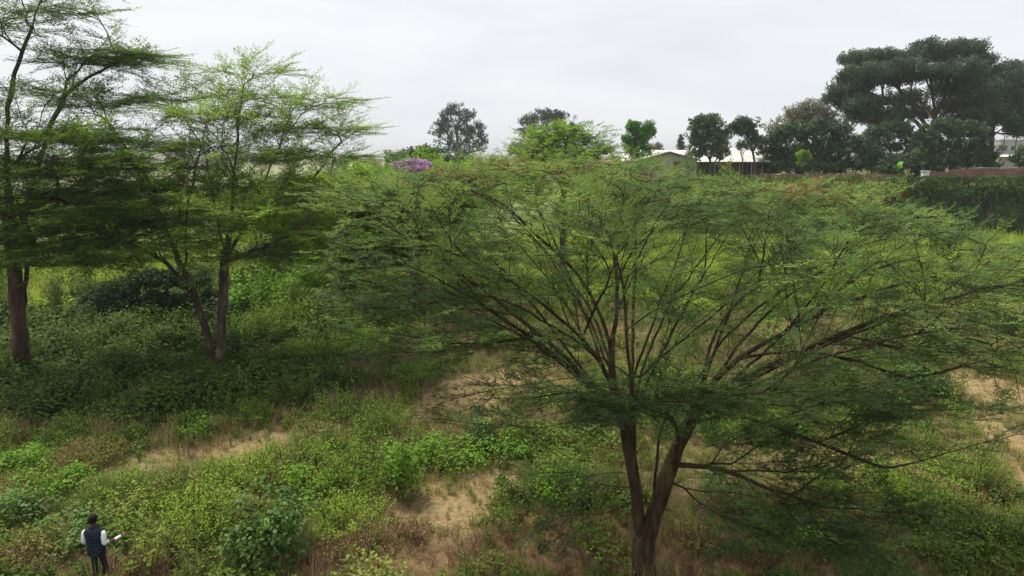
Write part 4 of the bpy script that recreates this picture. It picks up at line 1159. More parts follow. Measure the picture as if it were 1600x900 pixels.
broad('gum_tree', 'grey-green gum tree with ragged rounded crown against the sky, left of the middle', 160, 716,
      [[(716, 262), (716, 235), (714, 210), (718, 185)], [(716, 235), (700, 210), (690, 195)], [(716, 235), (735, 205), (745, 195)]],
      [(690, 192, 2.2, 1.5, 26), (700, 180, 1.6, 1.6, 22), (716, 172, 2.6, 1.6, 30), (730, 182, 2.4, 1.8, 30), (743, 198, 2.6, 1.6, 30), (712, 200, 4.0, 2.2, 50), (735, 218, 3.4, 2.2, 40), (700, 220, 3.0, 2.0, 30), (755, 215, 1.4, 1.4, 14), (685, 205, 1.5, 1.2, 12), (720, 235, 4.0, 1.8, 36), (750, 228, 1.6, 1.2, 14)],
      'leaf_grey', 0.75, 0.36, r_base=0.4, r_tip=0.05, seed=31, side=0.8, n=32)
broad('gum_tree', 'grey gum tree whose top shows above the pale green acacia', 170, 852,
      [[(852, 262), (852, 235), (850, 210), (855, 190)], [(852, 235), (830, 205)], [(852, 235), (880, 205)]],
      [(826, 192, 2.2, 1.8, 26), (845, 182, 2.8, 1.6, 32), (862, 180, 2.4, 1.6, 28), (880, 188, 2.4, 1.8, 26), (835, 205, 3.4, 1.8, 34), (870, 205, 4.2, 2.2, 44), (822, 208, 1.6, 1.4, 14), (890, 198, 1.6, 1.4, 14), (850, 225, 5, 2, 40)],
      'leaf_grey', 0.9, 0.45, r_base=0.4, r_tip=0.05, seed=32, var_c=0.5, side=0.8, n=32)
broad('olive_tree', 'small pale grey tree at the foot of the two gum trees', 190, 812, [[(812, 258), (811, 240)]], [(812, 228, 2.2, 2.0, 30), (805, 236, 1.8, 1.4, 18), (820, 238, 2.0, 1.6, 18)], 'leaf_olive', 0.9, 0.45, r_base=0.2, r_tip=0.05, seed=33)
broad('dark_tree', 'low dark evergreen tree behind the purple blossom', 78, 645, [[(645, 300), (645, 262), (650, 248)], [(645, 270), (615, 250)], [(645, 270), (685, 250)]],
      [(612, 250, 1.0, .8, 26), (640, 243, 1.6, .8, 40), (665, 238, 2.0, .8, 46), (690, 248, 1.8, .8, 40), (650, 256, 2.6, .8, 50), (625, 262, 1.6, .8, 24), (720, 252, 1.6, .7, 30), (690, 262, 2.4, .8, 40)],
      'leaf_dark', 0.42, 0.24, r_base=0.2, r_tip=0.03, seed=34)
broad('jacaranda_tree', 'tree topped with purple-pink blossom above the feathery crowns', 35.5, 642, [[(642, 330), (642, 290), (640, 265)], [(642, 290), (625, 265)], [(642, 290), (658, 265)]],
      [(626, 259, .35, .1, 34), (645, 255, .5, .1, 50), (662, 257, .35, .1, 30), (643, 262, .9, .1, 60)], 'petal_purple', 0.22, 0.10, r_base=0.14, r_tip=0.015, seed=35, step=0.4)
broad('mango_tree', 'small bright green tree with two round heads above the metal roofs', 88, 998, [[(998, 262), (997, 240), (990, 218)], [(997, 240), (1008, 215), (1012, 205)]],
      [(990, 198, .9, .8, 40), (1012, 202, 1.0, 1.0, 44), (1002, 215, 1.4, .9, 46), (982, 218, 1.0, .8, 26), (985, 232, .9, .8, 26), (1005, 232, 1.4, .9, 32), (1000, 246, 1.5, .6, 28)],
      'leaf_bright', 0.38, 0.24, r_base=0.14, r_tip=0.025, seed=36, var_c=0.35, var_s=0.3)
broad('mango_tree', 'dense green tree with bare lower trunk standing before the long roof', 82, 1108, [[(1110, 275), (1110, 250), (1108, 225), (1105, 205)], [(1110, 240), (1125, 220)], [(1110, 245), (1085, 215)]],
      [(1098, 190, 1.2, .9, 46), (1112, 192, 1.3, 1.0, 46), (1088, 205, 1.2, .9, 36), (1105, 210, 2.0, 1.0, 60), (1125, 212, 1.4, .9, 40), (1090, 225, 1.2, .9, 34), (1120, 230, 1.7, .8, 46), (1130, 240, .9, .6, 18), (1100, 238, 1.0, .5, 16), (1090, 238, .8, .5, 12)],
      'leaf_dark', 0.36, 0.22, r_base=0.15, r_tip=0.025, seed=37, var_c=0.6, var_s=0.35)
broad('mango_tree', 'dark tree leaning right beside the dense green one, arching over the long roof', 84, 1178, [[(1180, 275), (1178, 245), (1172, 222), (1160, 200)], [(1172, 222), (1185, 215)], [(1165, 205), (1145, 200)]],
      [(1158, 192, 1.1, .7, 36), (1172, 196, 1.0, .8, 34), (1150, 198, .9, .6, 24), (1168, 208, 1.2, .7, 34), (1178, 218, 1.0, .7, 26), (1188, 222, 1.0, .6, 22), (1138, 205, .9, .5, 18)],
      'leaf_dark', 0.34, 0.2, r_base=0.13, r_tip=0.025, seed=38, var_c=0.45, var_s=0.3)
broad('sapling', 'thin pale-stemmed young tree before the plank wall', 79, 1160, [[(1161, 270), (1161, 240), (1162, 225)]], [(1162, 224, .8, .5, 26), (1156, 228, .5, .4, 12), (1170, 227, .5, .4, 12)], 'leaf_dark', 0.26, 0.17, r_base=0.06, r_tip=0.015, seed=39, n=24)
broad('casuarina_tree', 'distant narrow grey conifer behind the roofs', 170, 1064, [[(1064, 245), (1064, 215)]], [(1064, 217, .3, .8, 8), (1064, 224, .7, .9, 14), (1064, 232, 1.1, .8, 18), (1064, 239, 1.3, .6, 18)], 'leaf_grey', 0.5, 0.4, r_base=0.15, r_tip=0.04, seed=40, n=26)
broad('dark_tree', 'wide dark green evergreen mass beside the long roof', 86, 1250, [[(1250, 285), (1250, 255), (1250, 225)], [(1250, 260), (1215, 230)], [(1250, 260), (1300, 225)], [(1250, 265), (1340, 235)]],
      [(1215, 215, 1.8, 1.0, 60), (1245, 205, 2.0, .9, 66), (1280, 200, 2.0, .9, 66), (1310, 205, 2.0, 1.0, 60), (1205, 235, 1.8, 1.2, 56), (1235, 235, 2.4, 1.4, 80), (1270, 230, 2.6, 1.5, 90), (1310, 232, 2.4, 1.5, 80), (1340, 225, 1.8, 1.2, 50), (1220, 258, 2.2, 1.0, 56), (1260, 258, 2.6, 1.0, 70), (1300, 258, 2.4, 1.0, 60), (1340, 255, 2.0, 1.2, 50), (1365, 245, 1.6, 1.2, 40)],
      'leaf_deep_far', 0.45, 0.26, r_base=0.3, r_tip=0.03, seed=41, var_s=0.35)
broad('acacia_tree', 'greyish rounded tree rising behind the dark evergreen mass', 112, 1270, [[(1270, 285), (1270, 230), (1270, 190)], [(1270, 230), (1235, 195)]],
      [(1270, 168, 2.4, 1.2, 56), (1250, 178, 2.2, 1.2, 46), (1290, 180, 2.2, 1.4, 46), (1235, 190, 2.2, 1.2, 40), (1275, 190, 3.4, 1.6, 60), (1215, 200, 1.6, 1.0, 20), (1245, 205, 3, 1.4, 40), (1300, 200, 2.4, 1.6, 40)], 'leaf_olive', 0.6, 0.28, r_base=0.3, r_tip=0.03, seed=42, var_c=0.3)
broad('rain_tree', 'huge spreading umbrella tree with thick dark limbs above the brick wall', 98, 1455,
      [[(1452, 275), (1452, 235), (1456, 205), (1462, 175), (1455, 140), (1450, 110)], [(1453, 215), (1425, 185), (1400, 165), (1370, 150), (1340, 140)], [(1453, 205), (1430, 170), (1405, 140), (1390, 115)],
       [(1456, 200), (1490, 160), (1510, 130), (1520, 100)], [(1455, 205), (1500, 180), (1550, 160), (1590, 150)], [(1452, 222), (1410, 205), (1370, 192), (1340, 185)], [(1462, 175), (1480, 140), (1475, 100)]],
      [(1335, 90, 2.0, 1.0, 46), (1365, 92, 2.2, 1.0, 50), (1345, 108, 2.2, .9, 46), (1400, 100, 3.2, .8, 66), (1440, 85, 3.6, .8, 84), (1490, 85, 3.6, .8, 84), (1525, 80, 1.6, 1.0, 36), (1540, 95, 1.6, .9, 30), (1380, 125, 3.4, .8, 70), (1320, 140, 2.6, .8, 56), (1305, 155, 1.6, 1.0, 34), (1340, 155, 2.4, .8, 46),
       (1430, 118, 3.4, .8, 60), (1510, 120, 3.6, 1.0, 76), (1550, 120, 3.0, 1.2, 60), (1570, 150, 3.0, 1.4, 60), (1530, 160, 3.4, 1.4, 66), (1360, 175, 2.4, 1.0, 40), (1390, 160, 2.2, .7, 24), (1500, 190, 3.0, 1.2, 46), (1560, 185, 2.6, 1.0, 40), (1590, 170, 2.4, 1.2, 36), (1470, 110, 3.4, .9, 50), (1325, 170, 1.6, .9, 26), (1350, 160, 2.6, .9, 50, -3), (1400, 178, 2.4, .8, 36, -3), (1480, 140, 3.4, 1.0, 60, 3), (1540, 178, 3.2, 1.2, 60, -3), (1425, 105, 3.6, .9, 60, -4), (1500, 105, 4.0, .9, 70, -4), (1380, 85, 2.4, .6, 40), (1575, 110, 2.6, 1.2, 50), (1590, 140, 2.4, 1.4, 50), (1520, 195, 2.8, 1.0, 46), (1330, 125, 2.8, 1.2, 60, 2), (1360, 110, 3.0, 1.2, 60, -3), (1345, 180, 2.4, 1.0, 50, 3), (1380, 190, 2.4, 1.0, 50, 4), (1420, 150, 2.6, 1.0, 40, 5), (1440, 175, 2.4, 1.0, 34, 6), (1490, 165, 3.0, 1.2, 60, 5), (1460, 72, 3.4, .7, 60), (1510, 72, 2.4, .7, 50), (1540, 140, 3.2, 1.4, 70, -3), (1575, 170, 3.0, 1.4, 60, 3), (1600, 200, 2.4, 1.0, 40)],
      'leaf_rain', 0.75, 0.27, bark='bark_dark', r_base=0.62, r_tip=0.028, seed=43, flat=0.5, var_s=0.3, side=2.2)
broad('gum_tree', 'grey feathery tree cut by the picture\'s right edge', 108, 1612, [[(1612, 280), (1610, 200), (1605, 130)], [(1610, 180), (1590, 140)]],
      [(1600, 105, 2.4, 1.2, 50), (1585, 120, 1.8, 1.0, 30), (1600, 140, 3.0, 1.4, 50), (1590, 170, 2.4, 1.2, 36), (1625, 120, 3, 2, 40), (1605, 190, 2.4, 1.2, 26)], 'leaf_grey', 0.6, 0.3, r_base=0.25, r_tip=0.035, seed=44)
broad('slim_tree', 'slim dark trunk beside the huge umbrella tree with thin drooping crown', 103, 1550, [[(1548, 262), (1549, 230), (1552, 200), (1556, 178)], [(1549, 225), (1542, 200)]], [(1556, 178, 2.2, .8, 30), (1540, 185, 1.6, .8, 20), (1575, 190, 1.6, .7, 14)], 'leaf_rain', 0.55, 0.26, bark='bark_dark', r_base=0.34, r_tip=0.04, seed=45)
broad('dark_tree', 'dark grey-green bushy tree between the huge umbrella tree and the brick wall', 84, 1485, [[(1485, 285), (1485, 255), (1485, 230)], [(1485, 262), (1445, 240)], [(1485, 262), (1530, 235)]],
      [(1475, 196, 1.6, 1.0, 46), (1500, 198, 1.8, 1.0, 50), (1525, 205, 1.6, 1.0, 40), (1450, 208, 1.4, .9, 34), (1450, 225, 2.0, 1.2, 56), (1490, 225, 2.6, 1.4, 80), (1525, 225, 2.0, 1.2, 56), (1540, 240, 1.6, 1.0, 40), (1430, 248, 2.0, 1.2, 50), (1470, 250, 2.6, 1.2, 76), (1510, 250, 2.4, 1.2, 70), (1400, 255, 1.6, .9, 34), (1545, 255, 1.4, .8, 30), (1450, 268, 2.0, .8, 44), (1380, 262, 1.4, .8, 26)],
      'leaf_deep_far', 0.42, 0.24, r_base=0.25, r_tip=0.03, seed=46, var_c=0.6, var_s=0.35)
broad('dark_tree', 'small dark bush tree cut by the right edge above the brick wall', 82, 1602, [[(1602, 280), (1602, 255)]], [(1600, 240, 1.2, 1.0, 46), (1592, 250, 1.0, .7, 26), (1610, 250, 1.4, 1, 30)], 'leaf_dark', 0.4, 0.22, r_base=0.1, r_tip=0.03, seed=47)
broad('sapling', 'small light green tree in front of the dark evergreen mass', 76, 1255, [[(1255, 280), (1255, 255), (1254, 245)]], [(1254, 240, .7, .35, 30), (1248, 246, .5, .3, 14), (1262, 247, .5, .3, 14), (1255, 256, .5, .3, 10)], 'leaf_herb', 0.24, 0.15, r_base=0.05, r_tip=0.012, seed=48)
broad('distant_tree', 'low brownish tree top between the bright green tree and the conifer', 150, 1021, [[(1021, 250), (1021, 238)]], [(1021, 231, 1.6, .9, 22), (1014, 235, 1.0, .6, 10), (1028, 235, 1.0, .6, 10)], 'leaf_olive', 0.6, 0.35, r_base=0.12, r_tip=0.04, seed=49)
broad('dark_tree', 'dark evergreen filling the space under the left limbs of the huge umbrella tree', 90, 1390, [[(1390, 285), (1390, 255), (1390, 225)], [(1390, 262), (1355, 235)], [(1390, 262), (1425, 225)]],
      [(1375, 205, 1.8, 1.0, 50), (1405, 200, 1.8, 1.0, 50), (1350, 215, 1.8, 1.0, 46), (1425, 215, 1.6, 1.0, 40), (1385, 225, 2.6, 1.2, 70), (1355, 240, 2.0, 1.2, 50), (1415, 240, 2.0, 1.2, 50), (1385, 255, 2.6, 1.0, 60)], 'leaf_deep_far', 0.42, 0.24, r_base=0.22, r_tip=0.03, seed=52, var_c=0.6, var_s=0.35)
broad('dark_tree', 'dark leafy tree filling the gap between the twin-trunked tree and the low wide acacia', 47, 470, [[(472, 425), (470, 390), (468, 350)], [(470, 400), (430, 365)], [(470, 400), (520, 360)]],
      [(430, 345, 1.6, .7, 50), (470, 325, 1.8, .7, 60), (515, 320, 1.8, .7, 60), (450, 375, 2.0, .8, 60), (500, 360, 2.2, .8, 70), (540, 350, 1.6, .7, 46), (480, 400, 2.2, .7, 60), (420, 395, 1.6, .7, 40), (530, 395, 1.8, .7, 46)], 'leaf_dark', 0.36, 0.2, r_base=0.18, r_tip=0.02, seed=53, var_c=0.4, var_s=0.3, step=0.5)
# dark shrub under the tall trees
broad('shade_tree', 'low dark glossy-leaved tree spreading behind the twin trunks', 37, 245, [[(232, 500), (236, 485), (240, 465)], [(234, 490), (190, 462), (150, 458)], [(234, 490), (300, 462), (335, 460)]],
      [(160, 462, 1.1, .22, 60), (200, 445, 1.4, .25, 80), (245, 430, 1.5, .25, 90), (290, 440, 1.4, .25, 80), (330, 465, 1.0, .3, 50), (220, 465, 1.6, .3, 80), (280, 468, 1.4, .3, 60), (180, 482, 1.2, .3, 50), (250, 490, 1.5, .35, 40)],
      'leaf_deep', 0.24, 0.13, r_base=0.11, r_tip=0.012, seed=51, step=0.35, flat=0.7)

# ---------------------------------------------------------------- far belts of trees, too far to tell apart
def treeline(name, label, y0, y1, x0, x1, n, h, seed, mat):
    r = np.random.default_rng(seed)
    x, y = r.uniform(x0, x1, n), r.uniform(y0, y1, n)
    keep = vnoise(x, y * 0, 60, seed) > 0.35
    x, y = x[keep], y[keep]
    hh = h * r.uniform(0.5, 1.3, len(x))
    k = 9
    P = np.repeat(np.stack([x, y, terrain(x, y)], 1), k, 0); H = np.repeat(hh, k)
    P = P + unit(r.normal(0, 1, (len(P), 3))) * (H * 0.42)[:, None] * np.array([1.2, 1.2, .8]) + np.array([0, 0, 1]) * (H * 0.5)[:, None]
    kw = place(clump_set(1.0, 0.5, 30), P, r.normal(0, 1, (len(P), 3)), H * 0.3, r.uniform(.2, .8, len(P)), r, .5)
    o = link(name, np_mesh(name, mats=[M[mat]], **kw))
    tag(o, label, 'trees', kind='stuff')
treeline('treeline', 'hazy line of trees along the left horizon', 420, 640, -420, 60, 150, 6.5, 61, 'leaf_olive')
treeline('treeline', 'scattered far shrubs in the pale field beyond the left trees', 120, 260, -170, -22, 46, 3.2, 62, 'leaf_dark')
# ---------------------------------------------------------------- built things on the terrace
M['roof_metal'] = noise_mat('roof_metal', (0.44, 0.39, 0.35), (0.62, 0.60, 0.58), 0.9, 0.5, 0.0, (1, 0.35, 1), (0.66, 0.65, 0.64))
M['block_wall'] = noise_mat('block_wall', (0.30, 0.26, 0.21), (0.46, 0.41, 0.35), 1.5, 0.9, 0.2)
M['plank'] = noise_mat('plank', (0.075, 0.05, 0.04), (0.16, 0.11, 0.09), 2.0, 0.85, 0.3, (4, 4, 0.3))
M['post_grey'] = noise_mat('post_grey', (0.28, 0.26, 0.24), (0.42, 0.40, 0.38), 3.0, 0.8, 0.1)
M['void'] = noise_mat('void', (0.012, 0.012, 0.012), (0.02, 0.02, 0.02), 2, 0.7, 0)
M['white_paint'] = noise_mat('white_paint', (0.55, 0.54, 0.50), (0.75, 0.74, 0.70), 2, 0.7, 0.05)
M['concrete'] = noise_mat('concrete', (0.30, 0.29, 0.28), (0.44, 0.43, 0.41), 1.2, 0.85, 0.1)
M['glass'] = noise_mat('glass', (0.03, 0.035, 0.04), (0.06, 0.065, 0.07), 1, 0.15, 0, spec=0.6)
M['shutter'] = noise_mat('shutter', (0.28, 0.12, 0.10), (0.36, 0.17, 0.14), 2, 0.7, 0)

def brick_mat():
    m, n, l = new_mat('old_brick')
    out = n.new('ShaderNodeOutputMaterial'); tc = n.new('ShaderNodeTexCoord')
    mp = n.new('ShaderNodeMapping'); mp.inputs['Rotation'].default_value = (math.pi / 2, 0, 0)
    br = n.new('ShaderNodeTexBrick'); br.inputs['Scale'].default_value = 1.0
    br.inputs['Brick Width'].default_value = 0.40; br.inputs['Row Height'].default_value = 0.20; br.inputs['Mortar Size'].default_value = 0.018
    br.inputs['Color1'].default_value = (0.20, 0.095, 0.07, 1); br.inputs['Color2'].default_value = (0.27, 0.14, 0.10, 1); br.inputs['Mortar'].default_value = (0.24, 0.20, 0.17, 1)
    no = n.new('ShaderNodeTexNoise'); no.inputs['Scale'].default_value = 0.9; no.inputs['Detail'].default_value = 6
    mx = n.new('ShaderNodeMix'); mx.data_type = 'RGBA'; mx.blend_type = 'MULTIPLY'; mx.inputs['Factor'].default_value = 0.8
    rp = ramp(n, [(0.3, (0.45, 0.42, 0.40)), (0.65, (1.05, 1.0, 0.95))])
    l.new(tc.outputs['Object'], mp.inputs['Vector']); l.new(mp.outputs['Vector'], br.inputs['Vector']); l.new(tc.outputs['Object'], no.inputs['Vector']); l.new(no.outputs['Fac'], rp.inputs['Fac'])
    l.new(br.outputs['Color'], mx.inputs['A']); l.new(rp.outputs['Color'], mx.inputs['B'])
    p = n.new('ShaderNodeBsdfPrincipled'); p.inputs['Roughness'].default_value = 0.9
    l.new(mx.outputs['Result'], p.inputs['Base Color'])
    b = n.new('ShaderNodeBump'); b.inputs['Strength'].default_value = 0.5; b.inputs['Distance'].default_value = 0.02
    l.new(br.outputs['Fac'], b.inputs['Height']); b.invert = True; l.new(b.outputs['Normal'], p.inputs['Normal'])
    l.new(p.outputs[0], out.inputs['Surface'])
    return m
M['old_brick'] = brick_mat()

def roof_sheet(mb, a, b, c, d, ribs, th=0.03):
    """ribbed metal sheet: a-b along the eave, d-c along the ridge"""
    a, b, c, d = (np.array(p, float) for p in (a, b, c, d))
    nrm = unit(np.cross(b - a, d - a))
    nrm = nrm if nrm[2] > 0 else -nrm
    V, Fs = [], []
    k = ribs * 4
    for i in range(k + 1):
        t = i / k
        lift = nrm * (th if i % 4 in (0, 1) else 0.0)
        V += [a + (b - a) * t + lift, d + (c - d) * t + lift, a + (b - a) * t + lift - nrm * 0.05, d + (c - d) * t + lift - nrm * 0.05]
    for i in range(k):
        o = i * 4
        Fs += [(o, o + 4, o + 5, o + 1), (o + 2, o + 3, o + 7, o + 6), (o, o + 2, o + 6, o + 4), (o + 1, o + 5, o + 7, o + 3)]
    Fs += [(0, 1, 3, 2), (k * 4, k * 4 + 2, k * 4 + 3, k * 4 + 1)]
    mb.add(V, Fs)

def gable_house(label, Y, apex, left, right, depth, wall_bottom):
    """gable end facing the camera; apex / left / right eave given in the photo"""
    A_, L_, R_ = at(apex[0], apex[1], Y), at(left[0], left[1], Y), at(right[0], right[1], Y)
    zb = float(terrain(A_[0], Y)) - 0.1
    o = thing('house', (A_[0], Y, zb), label, 'house')
    inv = -np.array([A_[0], Y, zb])
    oh = 0.35
    xl, xr = L_[0] + oh, R_[0] - oh
    ze = lambda x: (A_[2] - 0.12) + (L_[2] - A_[2]) * abs(x - A_[0]) / abs(L_[0] - A_[0]) if x < A_[0] else (A_[2] - 0.12) + (R_[2] - A_[2]) * abs(x - A_[0]) / abs(R_[0] - A_[0])
    mb = MB()
    y0, y1 = Y, Y + depth
    pts = [(xl, zb), (xr, zb), (xr, ze(xr)), (A_[0], A_[2] - 0.12), (xl, ze(xl))]
    V = [(x, y0, z) for x, z in pts] + [(x, y1, z) for x, z in pts]
    mb.add([np.array(v) + inv for v in V], [(0, 1, 2, 3, 4), (9, 8, 7, 6, 5), (0, 5, 6, 1), (1, 6, 7, 2), (2, 7, 8, 3), (3, 8, 9, 4), (4, 9, 5, 0)])
    w = mb.build('wall', M['block_wall'], o)
    rf = MB()
    ya, yb = y0 - oh, y1 + oh
    ap0, ap1 = np.array([A_[0], ya, A_[2]]) + inv, np.array([A_[0], yb, A_[2]]) + inv
    l0, l1 = np.array([L_[0], ya, L_[2]]) + inv, np.array([L_[0], yb, L_[2]]) + inv
    r0, r1 = np.array([R_[0], ya, R_[2]]) + inv, np.array([R_[0], yb, R_[2]]) + inv
    m1 = MB(); roof_sheet(m1, l0, l1, ap1, ap0, int(depth / 0.6)); m1.build('roof_sheet', M['roof_metal'], o)
    m2 = MB(); roof_sheet(m2, r0, r1, ap1, ap0, int(depth / 0.6)); m2.build('roof_sheet', M['roof_metal'], o)
    fb = MB(); fb.tube([l0 - [0, 0, .1], ap0 - [0, 0, .1], r0 - [0, 0, .1]], 0.07, 4); fb.build('barge_board', M['plank'], o)
    mb = MB(); mb.box(-1.9, -0.7, -0.06, 0.04, 1.0, 2.0); f = mb.build('window', M['plank'], o)
    mb = MB(); mb.box(-1.8, -0.75, -0.075, -0.065, 1.1, 1.9); mb.build('pane', M['glass'], f)
    mb = MB(); mb.box(0.6, 1.5, -0.05, 0.04, 0.1, 2.1); mb.build('door', M['plank'], o)
    return o
gable_house('grey block house with gabled pale metal roof behind the umbrella acacia crown', 84, (1045, 236.5), (992, 251), (1094, 250), 9, 280)

def long_house():
    Y = 86
    o_x = at(1090, 250, Y)[0]; x1 = at(1212, 250, Y)[0]
    ze, zr = at(1140, 252.5, Y)[2], at(1140, 231.5, Y + 3.4)[2]
    zb = float(terrain(o_x, Y)) - 0.1
    o = thing('house', (o_x, Y, zb), 'long low timber building with wide pale metal roof', 'house')
    W = x1 - o_x; he, hr = ze - zb, zr - zb
    mb = MB()
    V = [(0, 0.5, 0), (W, 0.5, 0), (W, 0.5, he + .1), (0, 0.5, he + .1), (0, 3.7, hr - .12), (W, 3.7, hr - .12), (0, 7, 0), (W, 7, 0), (W, 7, he), (0, 7, he)]
    mb.add(V, [(0, 1, 2, 3), (7, 6, 9, 8), (3, 2, 5, 4), (4, 5, 8, 9), (0, 3, 4, 9, 6), (1, 7, 8, 5, 2)])
    mb.build('wall', M['void'], o)
    r = random.Random(4)
    x = 0.04
    while x < W - 0.25:                                   # upright planks of the front, with dark gaps
        wd = r.uniform(0.22, 0.36)
        if r.random() < 0.86:
            mb = MB(); mb.box(x, x + wd - 0.03, 0.43 + r.uniform(0, .03), 0.49, 0.05, he - r.uniform(0.02, 0.16)); mb.build('plank', M['plank'], o)
        x += wd
    for px in (0.1, 2.1, 4.0, 5.1, 6.6, 7.9, 9.3):
        if px < W:
            mb = MB(); mb.tube([(px, -0.15, 0), (px, -0.15, he - 0.03)], 0.06, 6); mb.build('post', M['post_grey'], o)
    mb = MB(); roof_sheet(mb, (-.3, -.4, he - .02), (W + .3, -.4, he - .02), (W + .3, 3.7, hr), (-.3, 3.7, hr), int(W / 0.5)); mb.build('roof_sheet', M['roof_metal'], o)
    mb = MB(); roof_sheet(mb, (-.3, 7.6, he - .02), (W + .3, 7.6, he - .02), (W + .3, 3.7, hr), (-.3, 3.7, hr), int(W / 0.5)); mb.build('roof_sheet', M['roof_metal'], o)
    mb = MB(); mb.box(-.3, W + .3, -0.46, -0.40, he - .22, he - .04); mb.build('fascia', M['plank'], o)
long_house()

def low_roof(label, Y, px0, px1, py_e, py_r, depth=5):
    a, b = at(px0, py_e, Y), at(px1, py_e, Y)
    zr = at(px0, py_r, Y + depth / 2)[2]
    zb = float(terrain(a[0], Y)) - 0.1
    o = thing('house', (a[0], Y, zb), label, 'house')
    W, he, hr = b[0] - a[0], a[2] - zb, zr - zb
    mb = MB()
    mb.add([(0.2, .3, 0), (W - .2, .3, 0), (W - .2, .3, he), (.2, .3, he), (.2, depth / 2, hr - .1), (W - .2, depth / 2, hr - .1), (.2, depth - .3, 0), (W - .2, depth - .3, 0), (W - .2, depth - .3, he), (.2, depth - .3, he)],
           [(0, 1, 2, 3), (7, 6, 9, 8), (3, 2, 5, 4), (4, 5, 8, 9), (0, 3, 4, 9, 6), (1, 7, 8, 5, 2)])
    mb.build('wall', M['block_wall'], o)
    for y0 in (0, depth):
        mb = MB(); roof_sheet(mb, (0, y0, he), (W, y0, he), (W, depth / 2, hr), (0, depth / 2, hr), max(3, int(W / 0.7))); mb.build('roof_sheet', M['roof_metal'], o)
    return o
low_roof('pale metal roof left of the small bright green tree', 104, 938, 1004, 252, 239.5, 6)
low_roof('long pale roof running behind the gabled house', 118, 1000, 1100, 246, 234.5, 7)

def brick_wall():
    Y = BANK1 + 0.8
    xa, xb = at(1440, 270, Y)[0], at(1700, 270, Y)[0]
    zt = at(1520, 263, Y)[2]
    o = thing('brick_wall', (xa, Y, TERR - 0.6), 'weathered red brick wall on top of the creeper-hung bank', 'wall')
    H = zt - TERR + 0.6
    r = random.Random(2)
    mb = MB(); n = 24; W = xb - xa
    tops = [H + r.uniform(-.05, .05) - (0.35 if i < 4 else 0) - (0.2 if 4 <= i < 6 else 0) for i in range(n + 1)]
    for i in range(n):
        x0, x1 = W * i / n, W * (i + 1) / n
        mb.add([(x0, 0, 0), (x1, 0, 0), (x1, .25, 0), (x0, .25, 0), (x0, 0, tops[i]), (x1, 0, tops[i]), (x1, .25, tops[i]), (x0, .25, tops[i])], [(0, 1, 5, 4), (2, 3, 7, 6), (4, 5, 6, 7), (1, 2, 6, 5), (3, 0, 4, 7)])
    mb.build('masonry', M['old_brick'], o)
    for i in range(n):
        if i >= 6 and r.random() < 0.8:
            mb = MB(); mb.box(W * i / n + .02, W * (i + 1) / n - .02, -.04, .29, tops[i], tops[i] + .06); mb.build('coping', M['concrete'], o)
    # low remnant further left
    xa2, xb2 = at(1188, 275, Y)[0], at(1408, 275, Y)[0]
    o2 = thing('brick_wall', (xa2, Y, TERR - .6), 'low crumbling brick wall left of the banana plant', 'wall')
    mb = MB(); W2 = xb2 - xa2; n2 = 20; zt2 = at(1300, 272, Y)[2] - TERR + .6
    for i in range(n2):
        t = zt2 + r.uniform(-.12, .08)
        x0, x1 = W2 * i / n2, W2 * (i + 1) / n2
        mb.add([(x0, 0, 0), (x1, 0, 0), (x1, .25, 0), (x0, .25, 0), (x0, 0, t), (x1, 0, t), (x1, .25, t), (x0, .25, t)], [(0, 1, 5, 4), (2, 3, 7, 6), (4, 5, 6, 7), (1, 2, 6, 5), (3, 0, 4, 7)])
    mb.build('masonry', M['old_brick'], o2)
    p = at(1446, 276, Y - .3)
    o3 = thing('gate_pillar', (p[0], Y - .4, TERR - .5), 'white painted pillar at the broken end of the brick wall', 'pillar')
    h = at(1446, 268, Y - .3)[2] - TERR + .5
    mb = MB(); mb.add([(-.26, 0, 0), (.26, 0, 0), (.26, .4, 0), (-.26, .4, 0), (-.3, 0, h - .1), (.34, 0, h), (.34, .4, h), (-.3, .4, h - .1)], [(0, 1, 5, 4), (1, 2, 6, 5), (2, 3, 7, 6), (3, 0, 4, 7), (4, 5, 6, 7)])
    mb.build('shaft', M['white_paint'], o3)
    mb = MB(); mb.box(-.36, .38, -.05, .45, h + .005, h + .09); mb.build('cap', M['white_paint'], o3)
brick_wall()

